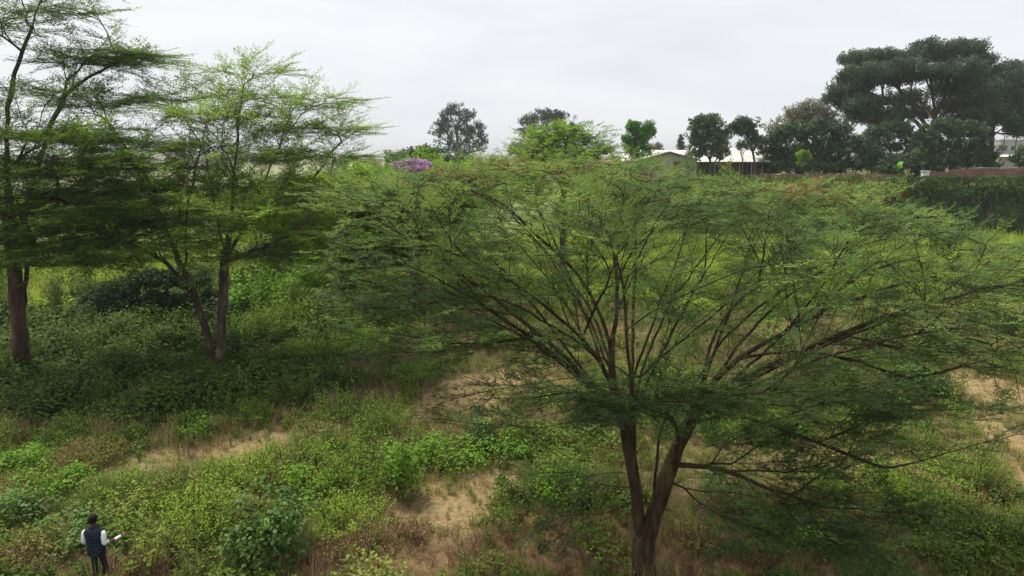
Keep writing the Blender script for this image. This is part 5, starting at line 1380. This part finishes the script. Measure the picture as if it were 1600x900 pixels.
def town_block():
    Y = 185
    a, b = at(1560, 250, Y), at(1598, 250, Y)
    zt = at(1575, 219, Y)[2]
    zb = TERR - .2
    o = thing('apartment_block', (a[0], Y, zb), 'pale concrete block with red-brown shutters far behind the right trees', 'building')
    W, H = b[0] - a[0], zt - zb
    MB().box(0, W, 0, 8, 0, H).build('wall', M['concrete'], o)
    MB().box(-.15, W + .15, -.15, 8.1, H, H + .3).build('roof_slab', M['white_paint'], o)
    for i in range(3):
        for k in range(3):
            x, z = 0.6 + i * 2.0, 1.0 + k * 3.0
            if z + 1.6 < H:
                f = MB().box(x, x + 1.3, -.08, .05, z, z + 1.5).build('window', M['shutter'] if (i + k) % 2 else M['white_paint'], o)
                MB().box(x + .12, x + 1.18, -.1, -.085, z + .12, z + 1.38).build('pane', M['glass'], f)
    p = at(1585, 240, 150)
    o = thing('utility_pole', (p[0], 150, TERR - .2), 'grey utility pole with crossarm before the concrete block', 'pole')
    h = at(1585, 209, 150)[2] - TERR + .2
    MB().tube([(0, 0, 0), (0, 0, h)], [.16, .1], 8).build('pole', M['bark_grey'], o)
    MB().box(-1.0, 1.0, -.08, .08, h - .8, h - .65).build('crossarm', M['bark_grey'], o)
    for s in (-.8, 0, .8):
        MB().tube([(s, 0, h - .65), (s, 0, h - .4)], .06, 6).build('insulator', M['white_paint'], o)
    q = at(1571, 204, 140)
    o = thing('water_tank', (q[0], 140, TERR - .2), 'small dark tank on a thin mast against the sky', 'tank')
    h = q[2] - TERR
    MB().tube([(0, 0, 0), (0, 0, h - .1)], .09, 6).build('mast', M['bark_grey'], o)
    MB().tube([(0, 0, h - .1), (0, 0, h), (0, 0, h + 1.1), (0, 0, h + 1.25), (0, 0, h + 1.4)], [.5, .62, .62, .4, .15], 12).build('tank', M['void'], o)
    p = at(1580, 246, 120)
    o = thing('shed', (p[0] - 2, 120, TERR - .2), 'low shed roof beyond the brick wall at the right edge', 'shed')
    h = at(1580, 243, 120)[2] - TERR
    MB().box(0, 6, .3, 3, 0, h).build('wall', M['block_wall'], o)
    mb = MB(); roof_sheet(mb, (-.3, 0, h), (6.3, 0, h), (6.3, 3.3, h + .35), (-.3, 3.3, h + .35), 10); mb.build('roof_sheet', M['roof_metal'], o)
town_block()

def banana():
    Y = BANK1 - 0.4
    p = at(1402, 275, Y)
    base = np.array([p[0], Y, float(terrain(p[0], Y))])
    o = thing('banana_plant', base, 'bright green banana plant at the broken brick wall', 'banana plant')
    r = np.random.default_rng(6)
    MB().tube([(0, 0, -.2), (.02, 0, .6), (0, 0, 1.1)], [.13, .1, .07], 8).build('stem', M['leaf_herb'], o, True)
    for i in range(8):
        a = i * 2.4 + r.uniform(-.3, .3); L = r.uniform(.8, 1.3); up = r.uniform(1.1, 2.0)
        n = 9; t = np.linspace(0, 1, n)
        d = np.array([math.cos(a), math.sin(a), 0]); s = np.array([-math.sin(a), math.cos(a), 0])
        c = np.array([0, 0, 1.0]) + d * (L * t)[:, None] * .55 + np.array([0, 0, 1]) * (up * L * (t - 0.55 * t ** 2))[:, None]
        w = .27 * np.sin(np.clip(t * 1.05, 0, 1) * math.pi) ** .6 + .01
        V = np.concatenate([c - s * w[:, None] + np.array([0, 0, .08]) * w[:, None], c - np.array([0, 0, .03]), c + s * w[:, None] + np.array([0, 0, .08]) * w[:, None]])
        i0 = np.arange(n - 1)
        Q = np.concatenate([np.stack([i0, i0 + 1, i0 + 1 + n, i0 + n], 1), np.stack([i0 + n, i0 + 1 + n, i0 + 1 + 2 * n, i0 + 2 * n], 1)])
        link('leaf', np_mesh('leaf', V, Q, var=np.full(len(V), r.uniform(.1, .9)), mats=[M['leaf_banana']], smooth=True), o)
banana()

def creeper(label, x0, x1, n, seed, bump=1.0, mat='leaf_ivy', zlo=0.0, zhi=None, var_c=0.4):
    """leaves hanging over the bank face between x0 and x1, in lumpy curtains"""
    r = np.random.default_rng(seed)
    zhi = zhi or TERR + 0.7
    x = r.uniform(x0, x1, n); t = r.uniform(0, 1, n) ** 0.9
    wob = 1.2 * (vnoise(x, x * 0, 7, 5) - 0.5)
    z = zlo + (zhi - zlo) * t
    y = BANK0 + (BANK1 - BANK0) * np.clip(t * 1.02, 0, 1) - wob
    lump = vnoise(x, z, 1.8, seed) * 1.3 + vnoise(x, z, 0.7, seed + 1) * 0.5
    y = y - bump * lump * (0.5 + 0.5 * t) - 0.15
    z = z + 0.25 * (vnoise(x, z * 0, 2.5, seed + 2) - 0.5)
    pos = np.stack([x, y, z], 1)
    nr = unit(np.array([0, -0.8, 0.6]) + r.normal(0, .45, (n, 3)))
    d = np.array([0, -0.3, -1.0]) + r.normal(0, .5, (n, 3))
    L = .24 * r.uniform(.6, 1.4, n)
    V, Q = leaf_quads(pos, d, nr, L, L * .75)
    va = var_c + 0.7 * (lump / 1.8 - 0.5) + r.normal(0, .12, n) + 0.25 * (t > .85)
    base = np.array([(x0 + x1) / 2, BANK0, 0])
    o = thing('creeper', base, label, 'creeper')
    tag(link('foliage', np_mesh('foliage', V - base, Q, var=np.repeat(va, 4), mats=[M[mat]]), o), kind='stuff')
    # hanging woody vines
    k = 60
    xs_ = r.uniform(x0, x1, k); w2 = 1.2 * (vnoise(xs_, xs_ * 0, 7, 5) - .5)
    a = np.stack([xs_, BANK1 - w2 - .8, np.full(k, TERR)], 1); b = np.stack([xs_ + r.normal(0, .5, k), BANK0 - w2 - .9, r.uniform(0, 2.5, k)], 1)
    V, Q = seg_prisms(a, b, .03, .015)
    tag(link('stems', np_mesh('stems', V - base, Q, mats=[M['twig']]), o), kind='stuff')
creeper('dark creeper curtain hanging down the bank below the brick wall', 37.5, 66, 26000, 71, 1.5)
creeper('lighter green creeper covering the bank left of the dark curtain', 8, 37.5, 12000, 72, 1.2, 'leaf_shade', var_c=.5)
# ---------------------------------------------------------------- single bushes
B = bush
B('bush', 35, 897, 120, 60, 'shoot', 'leaf_olive_dry', 'olive-yellow bush in the bottom left corner', leaf=.07)
B('bush', 92, 868, 130, 78, 'mound', 'leaf_round', 'dark leafy bush just left of the person', leaf=.10)
B('bush', 20, 830, 110, 70, 'mound', 'leaf_round', 'leafy bush at the left edge above the olive-yellow one', leaf=.10)
B('bush', 280, 872, 165, 110, 'shoot', 'leaf_lime', 'yellow-green feathery bush in front of the outstretched hand', leaf=.075, dens=1.6)
B('bush', 425, 897, 165, 135, 'mound', 'leaf_round', 'large dark round-leaved bush at the bottom, right of the yellow-green one', leaf=.11, dens=1.3)
B('bush', 300, 792, 150, 70, 'shoot', 'leaf_bush', 'green bush behind the yellow-green feathery bush', leaf=.075, dens=1.3)
B('bush', 385, 775, 140, 76, 'shoot', 'leaf_lime', 'light green bush above the dark round-leaved bush, below the sandy path', leaf=.075, dens=1.4)
B('bush', 555, 785, 150, 95, 'shoot', 'leaf_bush', 'full green bush left of the bare straw patch', leaf=.085, dens=1.5)
B('bush', 622, 787, 76, 92, 'mound', 'leaf_herb', 'upright leafy bush touching the bare straw patch', leaf=.10, dens=1.4)
B('bush', 475, 790, 120, 70, 'mound', 'leaf_herb', 'mid-green bush between the light green bush and the full green one', leaf=.09)
B('bush', 540, 845, 140, 66, 'shoot', 'leaf_lime', 'low yellow-green bush right of the dark round-leaved bush', leaf=.08, dens=1.4)
B('bush', 560, 896, 130, 60, 'shoot', 'leaf_brown', 'brownish weedy bush at the bottom beside the dark round-leaved bush', leaf=.06)
B('bush', 530, 692, 180, 76, 'shoot', 'leaf_bush', 'wide fine-leaved bush above the full green bush, at the sandy path', leaf=.075, dens=1.5)
B('bush', 610, 680, 90, 56, 'shoot', 'leaf_herb', 'pale green bush at the right end of the wide fine-leaved one', leaf=.07, dens=1.3)
B('bush', 700, 738, 140, 64, 'mound', 'leaf_herb', 'spreading leafy bush between the two straw clearings', leaf=.09)
B('bush', 755, 705, 90, 50, 'mound', 'leaf_round', 'small dark bush right of the spreading leafy bush', leaf=.09)
B('bush', 455, 640, 110, 60, 'shoot', 'leaf_shade', 'grey-green bush at the edge of the shade, right of the twin trunks', leaf=.08, dens=1.3)
B('dead_bush', 592, 612, 44, 70, 'dead', 'leaf_brown', 'withered reddish-brown bush in the scrub left of the umbrella acacia', leaf=.06, dens=3.0)
B('dead_bush', 700, 735, 40, 30, 'dead', 'leaf_brown', 'small withered bush beside the spreading leafy bush', leaf=.05, dens=3.0)
B('dead_bush', 285, 722, 50, 34, 'dead', 'leaf_brown', 'small brown thorny tuft on the sandy path', leaf=.05, dens=3.0)
# shade belt below the tall trees, its shade put into a darker leaf colour
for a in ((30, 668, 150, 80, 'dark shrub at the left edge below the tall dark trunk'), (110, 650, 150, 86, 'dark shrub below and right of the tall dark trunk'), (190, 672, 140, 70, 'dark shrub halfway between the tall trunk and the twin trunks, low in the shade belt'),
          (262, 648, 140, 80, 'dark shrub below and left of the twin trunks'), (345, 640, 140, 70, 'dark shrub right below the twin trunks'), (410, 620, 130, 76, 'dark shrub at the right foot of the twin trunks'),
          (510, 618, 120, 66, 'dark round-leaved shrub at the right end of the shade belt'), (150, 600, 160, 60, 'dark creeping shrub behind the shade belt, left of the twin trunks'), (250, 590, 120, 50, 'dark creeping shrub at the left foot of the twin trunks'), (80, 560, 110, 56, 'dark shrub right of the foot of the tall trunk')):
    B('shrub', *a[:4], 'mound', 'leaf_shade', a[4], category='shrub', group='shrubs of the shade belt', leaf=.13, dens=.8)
# bright belt behind the twin trunks
for a in ((400, 545, 110, 70, 'leaf_bush', 'bright green shrub right behind the twin trunks'), (465, 520, 130, 66, 'leaf_herb', 'bright green shrub in the belt, second from the twin trunks'), (540, 515, 140, 66, 'leaf_bush', 'bright green shrub in the middle of the sunny belt'),
          (605, 505, 120, 60, 'leaf_lime', 'lime green shrub at the right end of the sunny belt'), (560, 560, 120, 50, 'leaf_herb', 'green shrub below the sunny belt'), (640, 545, 90, 40, 'leaf_bush', 'small green shrub below the right end of the sunny belt'), (395, 480, 90, 50, 'leaf_herb', 'green shrub far behind the right twin trunk'),
          (470, 575, 110, 50, 'leaf_bush', 'dull green shrub in front of the sunny belt')):
    B('shrub', *a[:4], 'shoot', a[4], a[5], category='shrub', group='shrubs of the sunny belt', leaf=.13, dens=.9)
for a in ((520, 392, 90, 56, 'dark thicket under the left side of the low wide acacia'), (590, 452, 120, 46, 'dark thicket under the low wide acacia'), (690, 445, 90, 40, 'dark thicket behind the left edge of the umbrella acacia')):
    B('thicket', *a[:4], 'mound', 'leaf_deep', a[4], category='bush', leaf=.2, dens=.35)
# right of the umbrella acacia
B('bush', 1445, 622, 120, 66, 'mound', 'leaf_round', 'large glossy dark bush near the straw clearing at the right edge', leaf=.12, dens=1.2)
B('bush', 1395, 652, 80, 62, 'mound', 'leaf_round', 'dark bush touching the large glossy one from below', leaf=.11)
B('bush', 1320, 640, 130, 80, 'mound', 'leaf_shade', 'shaded bush behind the low right sprays of the umbrella acacia', leaf=.12)
B('bush', 1440, 712, 80, 54, 'shoot', 'leaf_bush', 'feathery green bush below the dark bushes', leaf=.07, dens=1.5)
B('bush', 1512, 690, 56, 56, 'shoot', 'leaf_herb', 'upright green bush left of the right-hand straw clearing', leaf=.07, dens=1.6)
B('dead_bush', 1462, 726, 36, 26, 'dead', 'leaf_brown', 'small round brown tuft beside the feathery green bush', leaf=.05, dens=4)
B('dead_bush', 1515, 632, 50, 18, 'dead', 'leaf_brown', 'flat reddish tuft right of the large glossy bush', leaf=.05, dens=4)
B('bush', 1535, 775, 80, 70, 'shoot', 'leaf_bush', 'green bush with bare brown foot near the right edge', leaf=.08, dens=1.5)
B('dead_bush', 1558, 788, 40, 40, 'dead', 'leaf_brown', 'brown bare bush leaning on the green bush near the right edge', leaf=.05, dens=4)
B('bush', 1430, 805, 140, 76, 'shoot', 'leaf_lime', 'bright lime bush low on the right', leaf=.08, dens=1.6)
B('bush', 1500, 800, 60, 40, 'mound', 'leaf_shade', 'small dark bush right of the bright lime bush', leaf=.08)
B('bush', 1575, 868, 100, 70, 'shoot', 'leaf_bush', 'green bush in the bottom right corner', leaf=.075, dens=1.4)
B('bush', 1480, 890, 130, 66, 'mound', 'leaf_shade', 'dark low bush at the bottom, left of the corner bush', leaf=.08)
B('bush', 1370, 892, 110, 60, 'mound', 'leaf_shade', 'dark low bush at the bottom under the right sprays', leaf=.08)
B('bush', 1215, 830, 120, 70, 'mound', 'leaf_shade', 'dark bush right of the reddish trunk', leaf=.09)
B('bush', 1150, 790, 100, 60, 'mound', 'leaf_round', 'dark bush close behind the reddish forked trunk', leaf=.09)
B('bush', 880, 790, 110, 60, 'mound', 'leaf_herb', 'leafy bush left of the reddish trunk', leaf=.09)
B('bush', 1300, 780, 90, 46, 'shoot', 'leaf_herb', 'green weed bush in the straw right of the umbrella acacia', leaf=.07, dens=1.4)
B('dead_bush', 1405, 484, 66, 28, 'dead', 'leaf_dry', 'orange-red dry bush seen through the right limbs of the umbrella acacia', leaf=.12, dens=2)
B('bush', 1465, 388, 90, 40, 'mound', 'leaf_herb', 'green bush at the foot of the creeper-hung bank', leaf=.24, dens=.35)
B('bush', 1390, 352, 80, 40, 'mound', 'leaf_shade', 'dark green bush on the bank left of the creeper curtain', leaf=.24, dens=.35)
B('thin_plant', 88, 505, 26, 90, 'shoot', 'leaf_shade', 'thin upright sapling right of the tall dark trunk', category='sapling', leaf=.12, dens=4)
B('thin_plant', 462, 512, 22, 80, 'shoot', 'leaf_shade', 'thin hanging-leaved sapling in front of the sunny belt', category='sapling', leaf=.12, dens=4)

# more of the scrub, bush by bush
for a in (
    (165, 800, 110, 56, 'shoot', 'leaf_bush', 'green bush just beyond the person, above the head'),
    (70, 780, 120, 56, 'mound', 'leaf_herb', 'fresh green bush at the left, above the dark leafy bush'),
    (215, 770, 100, 50, 'shoot', 'leaf_herb', 'fresh green bush up and right of the person, below the path'),
    (130, 735, 110, 46, 'shoot', 'leaf_olive_dry', 'olive bush left of the sandy path'),
    (30, 740, 110, 50, 'mound', 'leaf_herb', 'green bush at the left edge below the shade belt'),
    (190, 705, 90, 44, 'mound', 'leaf_shade', 'dull green bush at the upper side of the sandy path'),
    (100, 700, 100, 46, 'shoot', 'leaf_bush', 'green weedy bush under the left part of the shade belt'),
    (300, 682, 100, 44, 'mound', 'leaf_herb', 'leafy green bush right above the brown thorny tuft'),
    (385, 665, 90, 40, 'shoot', 'leaf_bush', 'small green bush above the middle of the sandy path'),
    (445, 745, 100, 56, 'shoot', 'leaf_bush', 'green bush right below the end of the sandy path'),
    (500, 735, 90, 50, 'mound', 'leaf_herb', 'fresh leafy bush above the full green bush'),
    (350, 830, 90, 50, 'shoot', 'leaf_olive_dry', 'olive weedy bush between the yellow-green bush and the dark round-leaved one'),
    (230, 896, 90, 40, 'shoot', 'leaf_olive_dry', 'low olive bush at the bottom, right of the person'),
    (640, 850, 80, 44, 'shoot', 'leaf_brown', 'brown weedy bush at the lower side of the bare straw patch'),
    (790, 790, 90, 50, 'mound', 'leaf_shade', 'dull green bush right of the bare straw patch'),
    (800, 715, 90, 46, 'mound', 'leaf_herb', 'green bush under the left twigs of the umbrella acacia'),
    (650, 600, 90, 40, 'shoot', 'leaf_herb', 'green bush on the near side of the upper straw clearing'),
    (690, 560, 90, 40, 'mound', 'leaf_herb', 'leafy bush behind the upper straw clearing'),
    (780, 550, 90, 44, 'mound', 'leaf_bush', 'bright leafy bush seen through the left twigs of the umbrella acacia'),
    (870, 640, 90, 50, 'mound', 'leaf_herb', 'green bush behind the left limbs of the umbrella acacia'),
    (1040, 680, 90, 50, 'mound', 'leaf_bush', 'bright bush showing between the forked stems'),
    (1130, 690, 110, 54, 'mound', 'leaf_herb', 'green bush right behind the right stem of the fork'),
    (1230, 690, 100, 54, 'mound', 'leaf_herb', 'green bush behind the right low limb'),
    (1500, 650, 70, 30, 'shoot', 'leaf_bush', 'low green bush below the large glossy dark bush'),
    (1480, 750, 80, 46, 'shoot', 'leaf_herb', 'grey-green bush left of the green bush with bare brown foot'),
    (1380, 760, 80, 46, 'mound', 'leaf_herb', 'leafy bush in the straw above the bright lime bush'),
    (1590, 800, 70, 50, 'mound', 'leaf_shade', 'dull bush at the right edge above the corner bush'),
    (1290, 870, 110, 50, 'mound', 'leaf_herb', 'green bush at the bottom, right of the reddish trunk'),
    (1100, 870, 90, 46, 'shoot', 'leaf_olive_dry', 'olive weeds at the right foot of the reddish trunk'),
    (930, 860, 80, 40, 'shoot', 'leaf_bush', 'small green bush at the left foot of the reddish trunk')):
    B('bush', *a[:4], a[4], a[5], a[6], leaf=.085 if a[4] == 'mound' else .075, dens=1.3)
for a in ((170, 500, 130, 60, 'leaf_deep', 'dark thicket left of the low glossy-leaved tree'), (330, 520, 90, 66, 'leaf_deep', 'dark thicket between and behind the twin trunks'), (420, 455, 130, 46, 'leaf_bush', 'dull thicket behind the sunny belt, next to the right trunk'), (500, 448, 120, 50, 'leaf_shade', 'dull thicket behind the middle of the sunny belt'),
          (60, 500, 100, 46, 'leaf_lime', 'bright thicket behind the tall dark trunk'), (120, 462, 110, 36, 'leaf_bush', 'bright thicket left of the low glossy-leaved tree, far back'), (760, 470, 120, 44, 'leaf_bush', 'bright thicket behind the left limbs of the umbrella acacia'), (900, 480, 130, 44, 'leaf_lime', 'bright thicket behind the middle of the umbrella acacia'),
          (1080, 500, 120, 46, 'leaf_lime', 'lime thicket behind the right limbs of the umbrella acacia'), (1200, 520, 110, 44, 'leaf_bush', 'green thicket behind the long right limb'), (1560, 520, 100, 46, 'leaf_bush', 'green thicket at the right edge behind the acacia sprays'), (1500, 460, 100, 34, 'leaf_lime', 'lime thicket before the creeper-hung bank')):
    B('thicket', *a[:4], 'mound', a[4], a[5], leaf=.17, dens=.5)

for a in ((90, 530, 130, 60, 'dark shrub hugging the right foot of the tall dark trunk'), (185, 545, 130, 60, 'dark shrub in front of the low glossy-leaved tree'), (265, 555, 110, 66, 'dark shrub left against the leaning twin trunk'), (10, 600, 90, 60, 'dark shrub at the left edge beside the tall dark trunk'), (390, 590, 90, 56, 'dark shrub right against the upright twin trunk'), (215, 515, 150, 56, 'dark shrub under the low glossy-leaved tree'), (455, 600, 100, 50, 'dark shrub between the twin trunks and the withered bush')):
    B('shrub', *a[:4], 'mound', 'leaf_shade', a[4], category='shrub', group='shrubs of the shade belt', leaf=.13, dens=.8)  # darker leaf colour deepens the shade around the trunks

for a in ((405, 500, 130, 100, 'leaf_herb', 'tall green thicket right behind the upright twin trunk'), (490, 480, 130, 90, 'leaf_herb', 'tall dull green thicket left of the low wide acacia'), (560, 490, 120, 80, 'leaf_herb', 'tall green thicket in front of the low wide acacia'), (640, 500, 110, 70, 'leaf_bush', 'tall bright thicket between the low wide acacia and the umbrella acacia'), (440, 430, 120, 70, 'leaf_shade', 'dark tall thicket far behind the twin-trunked tree'), (300, 450, 120, 60, 'leaf_shade', 'dark thicket far behind the gap of the twin trunks'), (110, 470, 80, 46, 'leaf_shade', 'dull thicket between the tall trunk and the low glossy-leaved tree')):
    B('thicket', *a[:4], 'mound', a[4], a[5], leaf=.17, dens=.55)
# ---------------------------------------------------------------- the person, seen from behind
M['skin_brown'] = noise_mat('skin_brown', (0.075, 0.035, 0.022), (0.105, 0.050, 0.032), 8, 0.5, 0.0)
M['hair_black'] = noise_mat('hair_black', (0.004, 0.004, 0.004), (0.009, 0.008, 0.008), 60, 0.9, 0.4)
M['shirt_white'] = noise_mat('shirt_white', (0.70, 0.71, 0.74), (0.82, 0.83, 0.86), 12, 0.8, 0.1)
M['vest_navy'] = noise_mat('vest_navy', (0.006, 0.010, 0.020), (0.014, 0.020, 0.038), 9, 0.55, 0.2)
M['trouser_black'] = noise_mat('trouser_black', (0.010, 0.010, 0.013), (0.022, 0.021, 0.026), 9, 0.8, 0.2)
M['boot'] = noise_mat('boot', (0.03, 0.018, 0.014), (0.06, 0.035, 0.028), 9, 0.6, 0.2)

def skin_mesh(name, verts, edges, radii, root, sub=2):
    me = bpy.data.meshes.new(name)
    me.from_pydata(verts, edges, [])
    o = bpy.data.objects.new(name, me)
    COL.objects.link(o)
    md = o.modifiers.new('skin', 'SKIN')
    for i, rr in enumerate(radii):
        v = me.skin_vertices[0].data[i]
        v.radius = rr if isinstance(rr, tuple) else (rr, rr)
        v.use_root = i == root
    o.modifiers.new('sub', 'SUBSURF').levels = sub
    bpy.context.view_layer.update()
    dg = bpy.context.evaluated_depsgraph_get()
    ev = bpy.data.meshes.new_from_object(o.evaluated_get(dg))
    bpy.data.objects.remove(o)
    bpy.data.meshes.remove(me)
    ev.name = name
    ev.polygons.foreach_set('use_smooth', [True] * len(ev.polygons))
    return ev

def rings_mesh(mb, rings, k=20, close=True):
    """loft of (centre, rx, ry) ellipses"""
    V, Fs = [], []
    for (c, rx, ry) in rings:
        for j in range(k):
            t = 2 * math.pi * j / k
            # superellipse: a torso is squarer than an ellipse
            ct, st = math.cos(t), math.sin(t)
            V.append((c[0] + rx * math.copysign(abs(ct) ** .8, ct), c[1] + ry * math.copysign(abs(st) ** .85, st), c[2]))
    n = len(rings)
    for i in range(n - 1):
        for j in range(k):
            Fs.append((i * k + j, i * k + (j + 1) % k, (i + 1) * k + (j + 1) % k, (i + 1) * k + j))
    if close:
        Fs.append(tuple(range(k - 1, -1, -1))); Fs.append(tuple((n - 1) * k + j for j in range(k)))
    mb.add(V, Fs)

def person():
    g = ground_at(158, 917)
    o = thing('person', g, 'person seen from behind in navy sleeveless vest and white shirt, one forearm held out', 'person', rz=math.radians(-4))
    o.scale = (0.9, 0.9, 0.94)
    # y is forward (away from the camera), x to the person's right
    v = [(0, 0, .95), (0, .0, 1.10), (0, .0, 1.28), (0, -.01, 1.43), (0, 0, 1.52), (0, .015, 1.60), (0, .02, 1.69),          # 0-6 pelvis .. head
         (.18, -.01, 1.37), (.245, -.05, 1.14), (.33, .14, 1.08), (.43, .30, 1.12),                                          # 7-10 right arm: shoulder, elbow, forearm, wrist
         (-.18, -.01, 1.37), (-.255, -.04, 1.15), (-.24, .12, .98), (-.20, .22, .92),                                         # 11-14 left arm
         (.09, 0, .90), (.075, .12, .50), (.07, .05, .10), (.075, .16, .04),                                                  # 15-18 right leg, knee forward, mid-stride
         (-.08, 0, .90), (-.05, -.04, .49), (-.04, -.16, .12), (-.045, -.05, .04)]                                            # 19-22 left leg
    e = [(0, 1), (1, 2), (2, 3), (3, 4), (4, 5), (5, 6), (3, 7), (7, 8), (8, 9), (9, 10), (3, 11), (11, 12), (12, 13), (13, 14), (0, 15), (15, 16), (16, 17), (17, 18), (0, 19), (19, 20), (20, 21), (21, 22)]
    rad = [(.15, .11), (.14, .10), (.155, .11), (.13, .09), .055, (.07, .085), (.075, .09), (.05, .05), .045, .038, .027, (.05, .05), .045, .038, .027, .085, .06, .042, .035, .085, .06, .042, .035]
    body = skin_mesh('body', v, e, rad, 0)
    body.materials.clear()
    for m in ('skin_brown', 'shirt_white', 'trouser_black', 'boot'):
        body.materials.append(M[m])
    for p in body.polygons:
        c = p.center
        mi = 0
        if c.z < 0.14: mi = 3
        elif c.z < 0.98 and abs(c.x) < .19 and not (c.x < -.15 and c.z > .86): mi = 2
        elif c.z < 1.47 and abs(c.x) < .2 and c.z > 1.0: mi = 1
        elif c.x > .15 and 1.10 < c.z < 1.47 and c.y < .03: mi = 1
        elif c.x < -.15 and 1.05 < c.z < 1.47 and c.y < .05: mi = 1
        p.material_index = mi
    link('body', body, o)
    # vest: quilted loft
    mb = MB(); rings = []
    prof = [(.80, .185, .125), (.86, .195, .135), (.95, .198, .138), (1.05, .190, .135), (1.15, .190, .135), (1.25, .205, .142), (1.34, .222, .138), (1.40, .222, .125), (1.44, .18, .112), (1.475, .105, .095), (1.53, .085, .085)]
    zs = np.linspace(.80, 1.52, 43)
    for z in zs:
        rx = np.interp(z, [p[0] for p in prof], [p[1] for p in prof]); ry = np.interp(z, [p[0] for p in prof], [p[2] for p in prof])
        q = 0.010 * abs(math.sin((z - .80) / .085 * math.pi)) if z < 1.42 else 0
        rings.append(((0, 0.0, z), rx + q, ry + q))
    rings_mesh(mb, rings, 28); mb.build('vest', M['vest_navy'], o, True)
    # sleeves
    mb = MB(); mb.tube([(.20, -.01, 1.39), (.232, -.02, 1.33), (.242, -.04, 1.24), (.25, -.05, 1.14), (.262, -.03, 1.105)], [.045, .058, .06, .058, .056], 12); mb.build('sleeve', M['shirt_white'], o, True)
    mb = MB(); mb.tube([(-.20, -.01, 1.39), (-.235, -.02, 1.33), (-.245, -.035, 1.24), (-.258, -.035, 1.14), (-.252, .0, 1.09)], [.045, .058, .06, .058, .054], 12); mb.build('sleeve', M['shirt_white'], o, True)
    mb = MB(); mb.tube([(.335, .15, 1.082), (.375, .215, 1.098), (.425, .29, 1.118)], [.034, .036, .033], 12); mb.build('cuff', M['shirt_white'], o, True)
    # hair cap
    mb = MB(); rings_mesh(mb, [((0, .0, 1.60), .074, .088), ((0, .0, 1.64), .084, .098), ((0, .005, 1.69), .087, .104), ((0, .01, 1.735), .078, .094), ((0, .01, 1.765), .055, .068), ((0, .01, 1.778), .02, .03)], 18); mb.build('hair', M['hair_black'], o, True)
    for s in (-1, 1):
        mb = MB(); rings_mesh(mb, [((s * .087, .02, 1.62), .008, .012), ((s * .092, .018, 1.645), .012, .02), ((s * .09, .018, 1.675), .008, .014)], 8); mb.build('ear', M['skin_brown'], o, True)
    # hands: palm and five fingers
    def hand(w, d, side):
        w, d = np.array(w), unit(np.array(d)); up = np.array([0, 0, 1.0]); lat = unit(np.cross(d, up)) * side
        V = [w, w + d * .05, w + d * .09]; E = [(0, 1), (1, 2)]; R = [.026, (.038, .018), (.038, .016)]
        for i, (off, L) in enumerate(((-.03, .07), (-.01, .082), (.011, .076), (.03, .058))):
            b = len(V)
            V += [w + d * .095 + lat * off, w + d * (.095 + L * .5) + lat * off * 1.15 - up * .008, w + d * (.095 + L) + lat * off * 1.2 - up * .03]
            E += [(2, b), (b, b + 1), (b + 1, b + 2)]; R += [.010, .009, .007]
        b = len(V)
        V += [w + d * .035 - lat * .04, w + d * .075 - lat * .06 + up * .01, w + d * .105 - lat * .06 + up * .012]
        E += [(1, b), (b, b + 1), (b + 1, b + 2)]; R += [.013, .011, .009]
        me = skin_mesh('hand', [tuple(p) for p in V], E, R, 0, 1)
        me.materials.clear(); me.materials.append(M['skin_brown'])
        link('hand', me, o)
    hand((.43, .30, 1.12), (.6, .75, .18), 1)
    hand((-.20, .22, .92), (.25, .8, -.15), -1)
person()

# ---------------------------------------------------------------- the air
def haze():
    m, n, l = new_mat('haze_air')
    out = n.new('ShaderNodeOutputMaterial')
    v = n.new('ShaderNodeVolumePrincipled')
    v.inputs['Color'].default_value = (0.95, 0.97, 1.0, 1)
    v.inputs['Density'].default_value = 0.00045
    v.inputs['Anisotropy'].default_value = 0.6
    l.new(v.outputs['Volume'], out.inputs['Volume'])
    o = MB().box(-3300, 3300, -700, 3600, -6, 31).build('haze', m)
    tag(o, 'thin pale haze softening the far trees and the horizon', 'haze', kind='stuff')
haze()
